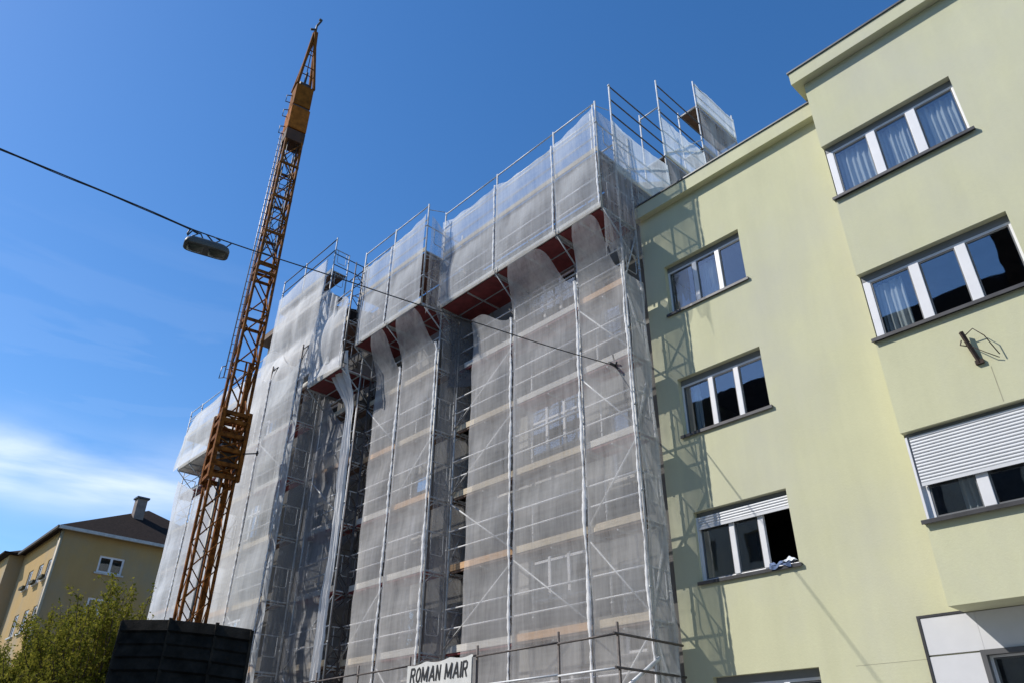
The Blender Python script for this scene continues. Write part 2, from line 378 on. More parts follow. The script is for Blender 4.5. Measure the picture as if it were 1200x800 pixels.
# ================================================================== the green building
GB = thing('apartment_building', (-4, 13, 0), 'pale yellow-green rendered apartment block with white three-pane windows and a projecting bay at the right', 'building')
YW = 13.0
mwin = [(-8.46, -6.38, 11.20, 12.63), (-8.46, -6.38, 8.10, 9.52), (-8.46, -6.38, 5.0, 6.44), (-8.46, -6.38, 1.90, 3.33)]
gwin = [(-3.80, -1.2, .9, 3.28)]
w = MB(); wall_open(w, ('Y', YW), -9.06, 9, -.1, 14.40, mwin + [(-3.93, 8.9, 3.9, 14.39)] + gwin, .2)
# sides, back and roof
w.face([(-9.06, YW, -.1), (-9.06, YW, 14.4), (-9.06, 24, 14.4), (-9.06, 24, -.1)])
w.face([(9, YW, -.1), (9, 24, -.1), (9, 24, 14.4), (9, YW, 14.4)])
w.face([(-9.06, 24, -.1), (-9.06, 24, 14.4), (9, 24, 14.4), (9, 24, -.1)])
w.face([(-9.06, YW, 14.40), (9, YW, 14.40), (9, 24, 14.40), (-9.06, 24, 14.40)])
w.build('wall', green, GB)
# projecting bay
XB0, YB, ZB0, ZB1 = -3.93, 12.34, 3.87, 14.83
bwin = [(XB0 - .001, -1.43, 11.53, 12.97), (XB0 - .001, -1.43, 8.30, 9.73), (XB0 - .001, -1.43, 5.08, 6.58)]
bb = MB(); D2 = .13
def bayface(y, xs, zs, holes):
    for i in range(len(xs) - 1):
        for k in range(len(zs) - 1):
            xm = (xs[i] + xs[i + 1]) / 2; zm = (zs[k] + zs[k + 1]) / 2
            if any(h[0] < xm < h[1] and h[2] < zm < h[3] for h in holes): continue
            bb.face([(xs[i], y, zs[k]), (xs[i + 1], y, zs[k]), (xs[i + 1], y, zs[k + 1]), (xs[i], y, zs[k + 1])])
bayface(YB, [XB0, -1.43, 8], sorted([ZB0, ZB1] + [h[2] for h in bwin] + [h[3] for h in bwin]), bwin)
zz = [ZB0, 5.08, 6.58, 8.30, 9.73, 11.53, 12.97, ZB1]
for i in range(7):
    y0 = YB if i % 2 == 0 else YB + D2
    bb.face([(XB0, y0, zz[i]), (XB0, y0, zz[i + 1]), (XB0, YW, zz[i + 1]), (XB0, YW, zz[i])])
for h in bwin:
    bb.face([(XB0, YB, h[3]), (h[1], YB, h[3]), (h[1], YB + .25, h[3]), (XB0, YB + .25, h[3])])
    bb.face([(XB0, YB, h[2]), (XB0, YB + .25, h[2]), (h[1], YB + .25, h[2]), (h[1], YB, h[2])])
    bb.face([(h[1], YB, h[2]), (h[1], YB + .25, h[2]), (h[1], YB + .25, h[3]), (h[1], YB, h[3])])
bb.face([(XB0, YB, ZB0), (XB0, YW + .4, ZB0), (8, YW + .4, ZB0), (8, YB, ZB0)])
bb.face([(8, YB, ZB0), (8, YW + .4, ZB0), (8, YW + .4, ZB1), (8, YB, ZB1)])
bb.build('bay_wall', green, GB)
# storey floors and rear partition close the rooms
rm = MB()
for z in (3.75, 6.9, 9.95, 13.1): rm.box((-9.0, YW + .21, z), (8.9, 16.4, z + .16))
rm.box((-9.0, 16.4, 0), (8.9, 16.5, 14.35))
for x in (-5.2, -.6, 3): rm.box((x, YW + .21, 0), (x + .12, 16.39, 14.3))
rm.box((XB0 + .01, YW + .02, 3.9), (XB0 + .1, YW + .2, 14.3))
rm.build('room_interior', dark_room, GB)
# cornices
c1 = MB(); c1.box((-9.12, 12.82, 14.385), (XB0, 13.3, 14.76)); c1.box((-9.12, 13.302, 14.40), (9, 24, 14.74)); c1.build('cornice', green, GB)
c1 = MB(); c1.box((-9.15, 12.79, 14.765), (XB0, 13.4, 14.80)); c1.build('coping', coping_m, GB)
c1 = MB(); c1.box((-4.12, 12.14, 14.835), (8.2, 13.6, 15.17)); c1.build('cornice', green, GB)
c1 = MB(); c1.box((-4.15, 12.11, 15.175), (8.2, 13.7, 15.215)); c1.build('coping', coping_m, GB)
# windows in the main wall
YF = YW + .13
for k, h in enumerate(mwin):
    kw = dict(panes=(.36, .32, .32), silly=.175)
    if k == 2: kw.update(shutter=.22, open_last=True, box=.10)
    wn = window(GB, h[0], h[1], h[2] + .05, h[3], YF, label=['top-floor window reflecting blue sky beside the scaffold shadow', 'second window from the top, its glass dark below and blue above', 'window with half-lowered shutter and a cloth on its open right light', 'lowest window cut off by the edge of the picture'][k], **kw)
    if k == 0: curtain(wn, -7.66, -7.2, 11.28, 12.42, YF + .18, 5, .025)
    if k == 1: curtain(wn, -8.3, -8.1, 8.2, 9.4, YF + .2, 2, .03)
# windows in the bay
for k, h in enumerate(bwin):
    kw = dict(panes=(.335, .335, .33), silly=.2, leftjamb=.13, sillx=(.05, .07), mull=.17)
    if k == 2: kw.update(shutter=.82, box=.07)
    wn = window(GB, XB0 + .02, h[1], h[2] + .05, h[3], YB + D2, label=['highest bay window with white curtains drawn behind every pane', 'middle bay window reflecting a chimney and deep blue sky', 'bay window under a long white roller shutter'][k], **kw)
    X0 = XB0 + .02
    if k == 0:
        for i in range(3): curtain(wn, X0 + .14 + i * .81, X0 + (.80, .74, .80)[i] + i * .81, 11.59, 12.80, YB + D2 + .16, (6, 8, 7)[i], (.035, .028, .04)[i], i * 1.3)
    if k == 1:
        curtain(wn, X0 + .14, X0 + .62, 8.36, 9.52, YB + D2 + .16, 5, .035)
    if k == 2:
        curtain(wn, X0 + .5, X0 + .78, 5.15, 6.3, YB + D2 + .25, 3, .03)
# white panelled ground-floor corner with a dark-framed window
pn = MB(); pn.box((-4.58, 12.955, 3.33), (-3.80, 12.998, 3.86)); pn.box((-4.58, 12.955, .1), (-3.82, 12.998, 3.305)); pn.box((-3.797, 12.955, 3.33), (8, 12.998, 3.86)); pn.build('white_panel', white_panel, GB)
pt = MB(); pt.box((-4.625, 12.945, .1), (-4.583, 12.999, 3.90)); pt.box((-4.583, 12.945, 3.865), (XB0, 12.999, 3.90)); pt.build('panel_trim', sill_m, GB)
wn = window(GB, -3.80, -1.2, .95, 3.28, YW + .04, panes=(.5, .5), box=0, sillx=None, mull=.08)
fr = MB(); fr.box((-3.86, 12.92, .9), (-3.79, 13.05, 3.33)); fr.box((-3.79, 12.92, 3.26), (-1.2, 13.05, 3.33)); fr.build('trim', mat('dark_frame', (.10, .10, .105), .5), wn)
# hairline joint in the render and small fittings
jt = MB(); jt.box((-5.75, 12.9985, 3.284), (-4.63, 12.9997, 3.290)); jt.build('render_crack', mat('crack_shade', (.36, .34, .24), .9), GB); jt = MB(); jt.box((-2.385, YB - .002, 6.62), (-2.375, YB - .0005, 7.22)); jt.build('render_crack', MATS['crack_shade'], GB)
# rusty hinged holder on the bay, its arm folded down
BR = MB()
BR.beam((-2.60, YB - .10, 7.88), (-2.50, YB - .02, 7.33), .05, .05); BR.box((-2.56, YB - .045, 7.30), (-2.44, YB - .002, 7.37))
BR.tube([(-2.57, YB - .09, 7.80), (-2.42, YB - .13, 7.86), (-2.30, YB - .13, 7.68), (-2.20, YB - .06, 7.34)], .008, 6)
BR.tube([(-2.52, YB - .06, 7.60), (-2.36, YB - .10, 7.42), (-2.22, YB - .04, 7.30)], .007, 6)
BR.tube([(-2.64, YB - .06, 7.76), (-2.66, YB - .12, 7.66), (-2.58, YB - .10, 7.62)], .010, 6)
BR.build('wall_bracket', mat('rusty_iron', (.04, .024, .018), .85, var=.4, scale=20), GB)
# cloth hung over the open window's sill
cb = MB()
def rag(u, v): return (-6.93 + .42 * u, YF - .20 + .12 * v + .01 * math.sin(u * 19), 5.075 + .075 * abs(math.sin(u * 7 + 1)) * (1 - (2 * v - 1) ** 2) + .01 * math.sin(v * 9 + u * 13))
cb.grid(30, 10, rag); cb.grid(30, 4, lambda u, v: (-6.93 + .42 * u, YF - .204 - .008 * math.sin(u * 17), 5.075 - (.05 + .03 * math.sin(u * 8)) * v))
tag(cb.build('cloth', cloth_b, None, (-6.7, YF, 5.06)), 'crumpled blue and white cloth lying on the sill of the open window', 'cloth')
cw = MB(); cw.grid(20, 8, lambda u, v: (-6.66 + .26 * u, YF - .215 + .11 * v, 5.10 + .085 * math.sin(u * 3.1) * math.sin(v * 3.1) + .012 * math.sin(u * 16)))
tag(cw.build('cloth', cloth_w, None, (-6.5, YF, 5.06)), 'small white bundle of cloth at the right end of the open window sill', 'cloth')

# ================================================================== the building being renovated
OB = thing('apartment_building', (-20, 14, 0), 'tall grey stepped apartment block under renovation, hidden behind scaffolding and white netting', 'building')
SEG = [(-15.0, -9.10, 13.15, 15.55), (-18.9, -15.0, 12.62, 15.55), (-23.4, -18.9, 12.0, 15.55), (-27.5, -23.4, 11.35, 17.6), (-37.0, -27.5, 13.45, 16.7)]
wm = MB()
WINS = []
for i, (xa, xb, y, zt) in enumerate(SEG):
    hs_ = []
    xc = (xa + xb) / 2
    cols = {0: [(-13.45, -11.55), (-10.62, -10.02)], 1: [(-17.9, -17.2)], 2: [(-22.9, -22.0)], 3: [(-26.6, -25.4)], 4: [(-35.6, -34.0), (-31.8, -30.2)]}[i]
    for (a, b) in cols:
        for z in (2.3, 5.35, 9.1, 12.9):
            if b - a < .9: z -= 1.4; h = (a, b, z, z + 1.9)
            else: h = (a, b, z, z + 1.5)
            hs_.append(h); WINS.append((h, y))
    wall_open(wm, ('Y', y), xa, xb, -.1, zt, hs_, .16)
    nxt = SEG[i - 1][2] if i else None
    if nxt: wm.face([(xb, min(y, nxt), -.1), (xb, max(y, nxt), -.1), (xb, max(y, nxt), zt), (xb, min(y, nxt), zt)])
wm.face([(-9.10, 13.15, -.1), (-9.10, 24, -.1), (-9.10, 24, 15.55), (-9.10, 13.15, 15.55)])
wm.face([(-37, 13.45, -.1), (-37, 13.45, 16.7), (-37, 24, 16.7), (-37, 24, -.1)])
wm.face([(-9.10, 24, -.1), (-37, 24, -.1), (-37, 24, 15.8), (-9.10, 24, 15.8)])
wm.build('wall', greyold, OB)
fb = MB()
for (h, y) in WINS: fb.box((h[0] - .001, y + .16, h[2] - .001), (h[1] + .001, y + .9, h[3] + .001))
for (h, y) in WINS:
    f = MB(); x0, x1, z0, z1 = h; yy = y + .08; nb_ = 3 if x1 - x0 > .9 else 1
    f.box((x0, yy, z0), (x0 + .06, yy + .06, z1)); f.box((x1 - .06, yy, z0), (x1, yy + .06, z1)); f.box((x0 + .06, yy, z0), (x1 - .06, yy + .06, z0 + .07)); f.box((x0 + .06, yy, z1 - .06), (x1 - .06, yy + .06, z1))
    for k in range(1, nb_): xm = x0 + (x1 - x0) * k / nb_; f.box((xm - .04, yy - .005, z0 + .07), (xm + .04, yy + .055, z1 - .06))
    zc = z0 + (z1 - z0) * .64; f.box((x0 + .06, yy + .004, zc - .03), (x1 - .06, yy + .05, zc + .03))
    wn = f.build('window', pvc, OB)
    g = MB().box((x0 + .05, yy + .025, z0 + .05), (x1 - .05, yy + .031, z1 - .05)); g.build('pane', glass, wn)
    s = MB().box((x0 - .08, y - .05, z0 - .06), (x1 + .08, y + .07, z0 - .004)); s.build('sill', mat('stone_sill', (.45, .43, .4), .8), wn)
for (xa, xb, y, zt) in SEG:
    MB().box((xa + .02, y + 1.4, 0), (xb - .02, y + 1.5, zt - .05)).build('room_interior', dark_room, OB)
# floor bands and balcony slabs that show through the net
bd = MB()
bd.box((-14.2, 12.75, 7.55), (-11.2, 13.149, 7.70)); bd.box((-14.2, 12.74, 7.70), (-11.2, 12.78, 8.45)); bd.build('balcony', mat('pale_balcony', (.48, .47, .44), .8, var=.2, scale=8), OB)
# eaves boards and roof
ev = MB()
for (xa, xb, y, zt) in SEG: ev.box((xa - .02, y - .45, zt + .004), (xb + .02, y + .3, zt + .26))
ev.build('eaves', mat('brown_eaves', (.16, .11, .08), .8), OB)
rf = MB()
def prism(m_, x0, x1, pts):
    m_.face([(x1, p[0], p[1]) for p in pts]); m_.face([(x0, p[0], p[1]) for p in reversed(pts)])
    for a in range(len(pts)):
        p = pts[a]; q = pts[(a + 1) % len(pts)]; m_.face([(x0, p[0], p[1]), (x0, q[0], q[1]), (x1, q[0], q[1]), (x1, p[0], p[1])])
prism(rf, -23.39, -9.25, [(13.0, 15.82), (21.0, 21.2), (23.9, 15.82)])
prism(rf, -27.5, -23.4, [(10.9, 17.87), (17.5, 19.5), (23.9, 17.87)])
prism(rf, -37.0, -27.51, [(13.0, 16.98), (18.5, 20.0), (23.9, 16.98)])
rf.box((-30.6, 14.6, 17.4), (-28.6, 16.4, 19.95))
rf.build('roof', tile_d, OB)
gb_ = MB(); prism(gb_, -9.24, -9.11, [(12.95, 15.82), (20.6, 20.9), (23.9, 15.82)]); gb_.build('gable_wall', greyold, OB)

# ================================================================== scaffolding
class Scaf:
    def __init__(s, base, label):
        s.t = thing('scaffolding', base, label, 'scaffolding', 'scaffolding on the renovated building')
    def pole(s, x, y, z0, z1, m=None, r=.027):
        mb = MB(); mb.tube([(x, y, z0), (x, y, z1)], r, 8)
        z = z0 + 1.0
        while z < z1: mb.tube([(x, y, z - .025), (x, y, z + .025)], r * 1.45, 8); z += 1.95   # rosettes
        return mb.build('pole', m or steel, s.t)
    def rail(s, p, q, r=.021, m=None, name='guard_rail'):
        return MB().tube([p, q], r, 7).build(name, m or alu, s.t)
    def deck(s, x0, x1, y0, y1, z, m=redply):
        mb = MB(); n = 2; w = (y1 - y0) / n
        for k in range(n): mb.box((x0 + .02, y0 + k * w + .008, z - .05), (x1 - .02, y0 + (k + 1) * w - .008, z))
        d = mb.build('deck', m, s.t)
        bm = MB(); 
        for k in range(3):
            xx = x0 + .06 + (x1 - x0 - .12) * k / 2; bm.box((xx - .02, y0 + .01, z - .085), (xx + .02, y1 - .01, z - .052))
        bm.box((x0 + .05, (y0 + y1) / 2 - .015, z - .078), (x1 - .05, (y0 + y1) / 2 + .015, z - .056)); bm.build('deck_bearer', steel, d)
        return d
    def toe(s, p, q, z, h=.16, m=wood):
        return MB().beam((p[0], p[1], z + h / 2), (q[0], q[1], z + h / 2), .03, h).build('toe_board', m, s.t)
    def endframe(s, x, y0, y1, z, h=1.95, inner=True):
        """H-frame seen at a scaffold's open end: transoms plus the small rectangular ladder guard."""
        mb = MB(); r = .018; mb.tube([(x, y0, z - .02), (x, y0, z + max(1.02, h - .28))], .024, 6); mb.tube([(x, y1, z - .02), (x, y1, z + 1.02)], .024, 6)
        mb.tube([(x, y0, z + .0), (x, y1, z + .0)], .024, 7); mb.tube([(x, y0, z + 1.0), (x, y1, z + 1.0)], r, 7)
        if inner:
            a = y0 + (y1 - y0) * .2; b = y0 + (y1 - y0) * .8
            mb.tube([(x, a, z + 1.0), (x, a, z + .48), (x, a + .04, z + .43), (x, b - .04, z + .43), (x, b, z + .48), (x, b, z + 1.0)], .012, 6)
        if h > 1.5: mb.tube([(x, y0, z + h - .30), (x, y0 + (y1 - y0) * .45, z + h - .03)], .012, 6)
        return mb.build('end_frame', steel, s.t)
    def brace(s, p, q): return MB().tube([p, q], .022, 7).build('diagonal_brace', steel, s.t)

LV = [.45, 2.4, 4.3, 6.25, 8.17, 10.1, 12.05]
def section(base, label, xs, yf, yb, levels, ztop, toes, endx=None, diags=(), rails=True):
    """xs descending (right to left)."""
    s = Scaf(base, label)
    for x in xs:
        s.pole(x, yf, 0, ztop); s.pole(x, yb, 0, ztop)
    for li, z in enumerate(levels):
        for i in range(len(xs) - 1):
            a, b = xs[i + 1], xs[i]
            m, tm = toes[(li * 3 + i * 2) % len(toes)]
            s.deck(a, b, yf + .03, yb - .03, z, m); s.toe((a + .04, yf + .035), (b - .04, yf + .035), z + .005, .16, tm)
            if rails:
                s.rail((a, yf - .01, z + .55), (b, yf - .01, z + .55)); s.rail((a, yf - .01, z + 1.02), (b, yf - .01, z + 1.02))
            if (i, li) in diags:
                z2 = levels[li + 1] if li + 1 < len(levels) else z + 1.9
                if diags[(i, li)] > 0: s.brace((a, yf - .02, z + .1), (b, yf - .02, z2 - .15))
                else: s.brace((a, yf - .02, z2 - .15), (b, yf - .02, z + .1))
        s.endframe(xs[0], yf, yb, z)
        s.endframe(xs[-1], yf, yb, z, inner=False)
    return s
def upper(s, xs, yf, yb, z0, zt, zmid=15.9, m=redply, rails=(.5, 1.0), toem=wood_w, ends=True, tops=None):
    """Bracketed-out top lift."""
    for i, x in enumerate(xs):
        s.pole(x, yf, z0, (tops[i] if tops else zt)); s.pole(x, yb, z0, zt - .5)
        s.brace((x, yf, z0 + .02), (x, yb, z0 - 1.15))
        MB().tube([(x, yf, z0), (x, yb, z0)], .026, 7).build('bracket', steel, s.t)
    for i in range(len(xs) - 1):
        a, b = xs[i + 1], xs[i]
        s.deck(a, b, yf + .03, yb - .03, z0 + .06, m); s.toe((a, yf + .0), (b, yf + .0), z0 + .02, .19, toem)
        s.deck(a, b, yf + .03, yb - .03, zmid, browndeck); s.toe((a, yf + .0), (b, yf + .0), zmid + .01, .15, wood)
        for z in (z0, zmid):
            for dz in rails: s.rail((a, yf, z + dz + .05), (b, yf, z + dz + .05))
        s.rail((a, yf, zt - .06), (b, yf, zt - .06)); s.rail((a, yf, zt - .62), (b, yf, zt - .62))
    s.endframe(xs[0], yf, yb, z0); s.endframe(xs[0], yf, yb, zmid)
RT = [(redply, wood_w), (browndeck, wood), (redply, wood_w), (browndeck, wood_o), (browndeck, wood)]
# --- A: nearest section, beside the green building
YA0, YA1 = 12.08, 12.72
A = section((-12, 12.4, 0), 'nearest scaffolding section, beside the pale green building, with diagonal braces', [-9.0, -10.5, -12.85, -15.3], YA0, YA1, LV, 14.0, RT,
            diags={(0, 2): -1, (0, 3): 1, (0, 4): -1, (0, 5): -1, (0, 1): 1, (2, 3): -1, (2, 4): 1, (2, 2): 1, (1, 2): -1, (2, 5): 1})
for z, d in ((4.35, 1), (6.3, -1), (8.2, 1), (10.15, -1), (12.1, 1), (2.4, -1)):
    A.brace((-9.0, YA0 if d > 0 else YA1, z), (-9.0, YA1 if d > 0 else YA0, z + 1.75))
UA = [-9.0, -10.57, -12.95, -15.45]
upper(A, UA, 11.40, YA1, 13.97, 17.72)
# --- gable end run, going back along the party wall above the green roof
XG, XGi = -9.0, -9.75
YG = [12.1, 14.6, 17.0, 19.5]; TG = [18.95, 21.15, 23.05, 23.2]
for i, y in enumerate(YG):
    A.pole(XG, y, 14.9 if i else 14.0, TG[i]);
    A.pole(XGi, y, 14.95, TG[i] - (1.0 if i in (1, 2) else .6))
dk = [(0, 15.62), (1, 17.86), (2, 19.85), (2, 21.9)]
for i, z in dk:
    d = MB(); d.box((XGi + .03, YG[i] + .03, z - .05), (XG - .03, YG[i + 1] - .03, z)); d.build('deck', browndeck, A.t)
    MB().box((XG - .02, YG[i] + .03, z + .01), (XG + .012, YG[i + 1] - .03, z + .16)).build('toe_board', wood, A.t)
for i, zs in ((0, (18.88, 18.35, 17.78, 16.7, 16.15)), (1, (20.95, 20.4, 19.75, 18.95, 18.4)), (2, (22.9, 22.4, 21.0, 20.4))):
    for z in zs: A.rail((XG, YG[i], z), (XG, YG[i + 1], z), .021, steel_d if z > 19 or z in (18.88, 18.35, 17.78) else alu)
for i, z in ((1, 19.95), (1, 17.86), (2, 21.8), (2, 19.85), (0, 15.62), (0, 16.6), (3, 21.9)):
    A.rail((XG, YG[i], z), (XGi, YG[i], z), .024, steel, 'transom')
A.brace((XG, YG[0], 15.7), (XG, YG[1], 17.3)); A.brace((XG, YG[1], 18.0), (XG, YG[2], 19.7)); A.brace((XG, YG[2], 20.2), (XG, YG[1], 17.9))
# --- B
YB0, YB1 = 11.53, 12.2
B = section((-17, 11.9, 0), 'second scaffolding section from the right, stepped forward, with two dark open end frames', [-15.55, -17.35, -19.15], YB0, YB1, LV, 14.0, RT[1:] + RT[:1], diags={(0, 1): -1, (1, 2): 1, (0, 4): 1, (1, 5): -1})
upper(B, [-15.55, -17.35, -19.15], 10.77, YB1, 13.95, 17.78, 15.9)
for z in LV:     # the return between B and A
    B.rail((-15.55, YB1, z + .5), (-15.55, 12.95, z + .5), .02, steel_d); B.brace((-15.55, YB1, z), (-15.55, 12.95, z + 1.8))
    B.deck(-15.5, -14.75, YB1 - .02, 12.9, z, browndeck)
B.pole(-15.55, 12.98, 0, 14); B.pole(-15.05, 12.6, 0, 14)
# --- C1, the recess with the parted net, and its lattice end
YC0, YC1 = 11.15, 11.85
C = section((-20.4, 11.5, 0), 'narrow recessed scaffolding section with dark lattice-braced end and parted net', [-19.2, -21.4], YC0, YC1, LV, 13.6, RT[3:] + RT[:3], diags={(0, 2): 1, (0, 4): -1, (0, 1): -1})
def lattice(s, x, y0, y1, z0, z1, pitch=.5, name='lattice_girder', jit=0):
    mb = MB(); mb.tube([(x, y0, z0), (x, y0, z1)], .022, 6); mb.tube([(x, y1, z0), (x, y1, z1)], .022, 6)
    z = z0; k = 0
    while z + pitch < z1:
        a, b = (y0, y1) if k % 2 else (y1, y0)
        mb.tube([(x, a, z), (x, b, z + pitch)], .014, 5)
        if k % 2 == 0: mb.tube([(x, y0, z), (x, y1, z)], .014, 5)
        z += pitch; k += 1
    return mb.build(name, steel_d, s.t)
lattice(C, -19.16, 10.42, 10.95, 13.25, 17.2)
lattice(C, -19.15, 11.15, 11.5, .3, 13.1, .42); lattice(C, -19.12, 11.52, 11.95, .3, 13.1, .55); lattice(C, -19.45, 11.3, 11.85, .3, 13.0, .6)
upper(C, [-19.25, -21.4], 10.45, YC1, 13.1, 16.2, 14.9)
# --- C2
YD0, YD1 = 10.4, 11.1
D = section((-23.5, 10.8, 0), 'long scaffolding section behind the crane, its bare pole tops ending in small brackets', [-21.75, -24.2, -26.6], YD0, YD1, LV, 14.9, RT[2:] + RT[:2], diags={(0, 5): -1, (0, 2): -1, (0, 1): 1, (1, 4): 1})
for x in (-22.06, -24.3): # head brackets on the bare tops
    s = MB(); s.tube([(x, YD0 - .04, 12.8), (x, YD0 - .04, 15.1)], .03, 8); s.tube([(x, YD0 - .04, 14.9), (x + .45, YD0 - .04, 14.9), (x + .05, YD0 - .04, 14.45)], .018, 6); s.build('head_bracket', steel_d, D.t)
# upper tower set back over the higher roof
E_ = Scaf((-23.4, 11, 0), 'tall upper scaffolding stage set back above the long section, its guard rail against the sky')
for x in (-21.45, -23.75, -25.55):
    E_.pole(x, 10.72, 12.2, 19.75); E_.pole(x, 11.33, 12.2, 19.0)
for z in (13.6, 15.4, 17.2, 18.2):
    for a, b in ((-23.75, -21.45), (-25.55, -23.75)):
        E_.deck(a, b, 10.75, 11.3, z, browndeck); E_.toe((a, 10.74), (b, 10.74), z + .01, .16, wood_w)
for z in (19.66, 19.15, 17.7, 16.4, 15.9, 14.6, 14.1):
    for a, b in ((-23.75, -21.45), (-25.55, -23.75)): E_.rail((a, 10.70, z), (b, 10.70, z), .021, steel_d if z > 19 else alu)
for z in (17.2, 18.2, 15.4): E_.endframe(-21.45, 10.72, 11.33, z, 1.3)
for z in (19.0, 18.5): E_.rail((-21.45, 10.72, z), (-21.45, 12.0, z), .02, steel_d); E_.rail((-20.2, 11.5, z - .9), (-21.45, 11.5, z - .9), .02, steel_d)
E_.pole(-21.45, 12.0, 15.5, 19.0, steel_d); E_.pole(-20.3, 11.5, 15.2, 18.3, steel_d)
# --- D far section
G = section((-33, 12.8, 0), 'farthest scaffolding section, left of the crane, beside the yellow-brown house', [-28.0, -30.6, -33.2, -35.8, -38.1], 12.66, 13.3, [.45, 2.4, 4.3, 6.25, 8.17, 10.1, 12.05, 13.9], 14.9, RT, rails=True, diags={(2, 6): 1, (2, 7): -1, (3, 6): -1})
upper(G, [-28.0, -30.6, -33.2, -35.8, -37.15], 12.0, 13.3, 14.9, 18.12, 16.6, m=wood_w)

# ================================================================== netting
NETG = 'white debris nets hung on the scaffolding'
def fold(x, y, z, k=1.):
    return k * (noise.noise(Vector((x * 1.1, y * 1.1, z * .35))) * .05 + noise.noise(Vector((x * 3.1 + 7, y * 3.1, z * 1.1))) * .018 + noise.noise(Vector((x * 9, y * 9 + 3, z * 2.5))) * .006)
def netsheet(label, x0, x1, y, z0, z1, m, top=None, bot=None, yup=None, pull=1., lift=1.95, zoff=0., seam=(1, 0), ny=44, nx=26, edge=.06, base=None, seamm=None, seamw=.05, skew=None):
    """x0 left, x1 right. top(u)/bot(u) give the edge heights; yup(u,z) moves the sheet in depth."""
    mb = MB()
    def fn(u, v):
        zt = top(u) if top else z1; zb = bot(u) if bot else z0
        z = zb + (zt - zb) * v
        pin = abs(math.sin(math.pi * (z - zoff) / lift))            # tied at every lift, bellied between
        e = edge * pin * ((1 - u) ** 6 - u ** 6)
        x = x0 + (x1 - x0) * u + e + (skew(z) * (1 - u) if skew else 0)
        yy = y if yup is None else yup(u, z)
        if yup: x += .72 * (y - yy)
        b = math.sin(math.pi * u)
        yy += fold(x, yy, z, .6 * pull) + pull * .06 * (b * (1 - pin) * 0.6 - b * pin)
        return (x, yy - .06, z)
    mb.grid(nx, ny, fn)
    o = mb.build('debris_net', m, None, base or ((x0 + x1) / 2, y, z0)); tag(o, label, 'netting', NETG)
    for side, on in zip((1, 0), seam):
        if not on: continue
        zt = top(side) if top else z1; zb = bot(side) if bot else z0; xx = x1 if side else x0
        sm = MB(); n = int((zt - zb) / .07)
        def sf(u, v):
            z = zb + (zt - zb) * u
            p = abs(math.sin(math.pi * (z - zoff) / lift)); w_ = seamw * (.35 + .8 * p * (.6 + .8 * abs(noise.noise(Vector((xx, z * .9, 2))))))
            cx = xx + .035 * noise.noise(Vector((xx * 3, z * 1.3, 5)))
            a = v * 2 * math.pi
            yb_ = y if yup is None else yup(side, z)
            return (cx + w_ * math.cos(a), yb_ - .09 + w_ * .55 * math.sin(a) + .01 * math.sin(z * 23 + v * 9), z)
        sm.grid(n, 8, sf); sm.build('seam', seamm or net_t, o)
    return o
# -- lower sheets of A: tied high on the left, sagging to the pole on the right
def droop(zhi, zlo, c0=.42, c1=.97):
    return lambda u: zhi - (zhi - zlo) * (sstep(u, c0, c1) ** 1.15) + (.0 if u < .99 else .0)
def lean(ylo, yhi, zlo, zhi): return lambda u, z: ylo + (yhi - ylo) * sstep(z, zlo, zhi)
netsheet('long lower net sheet nearest the green building, with crossing braces behind it', -10.5, -9.0, YA0, 1.2, 13.9, net_f, droop(13.95, 12.5, .38, .98), yup=lean(YA0, 11.42, 12.5, 13.95), seam=(1, 0), seamw=.035)
netsheet('lower net sheet second from the green building, with windows showing behind it', -12.9, -10.52, YA0, .9, 13.9, net_f, droop(13.95, 12.75, .4, 1.0), yup=lean(YA0, 11.42, 12.6, 13.95), seam=(1, 0), seamw=.05)
netsheet('lower net sheet just right of the dark gap in the scaffolding', -14.62, -12.92, YA0, .9, 13.9, net_f, lambda u: 13.3 - .55 * sstep(u, .2, .95), yup=lean(YA0, 11.7, 12.6, 13.95), seam=(1, 0), seamw=.05)
# -- upper sheets of A
def sag(za, zb, d): return lambda u: za + (zb - za) * u - d * math.sin(math.pi * u) ** .8 + .03 * math.sin(u * 19)
tA = 17.35
netsheet('upper net sheet at the outer top corner of the nearest scaffolding', UA[1], UA[0], 11.38, 14.02, tA, net_u, sag(17.1, 17.5, .12), seam=(1, 1), zoff=.1, edge=.02, seamw=.035)
netsheet('upper net sheet between the two tall poles of the nearest scaffolding', UA[2], UA[1], 11.38, 14.02, tA, net_u, sag(17.2, 17.1, .2), seam=(0, 1), zoff=.1, edge=.02, seamw=.035)
netsheet('upper net sheet at the left end of the nearest scaffolding, above the dark gap', -15.5, UA[2], 11.38, 14.02, tA, net_u, sag(17.3, 17.2, .2), seam=(0, 0), zoff=.1, edge=.02)
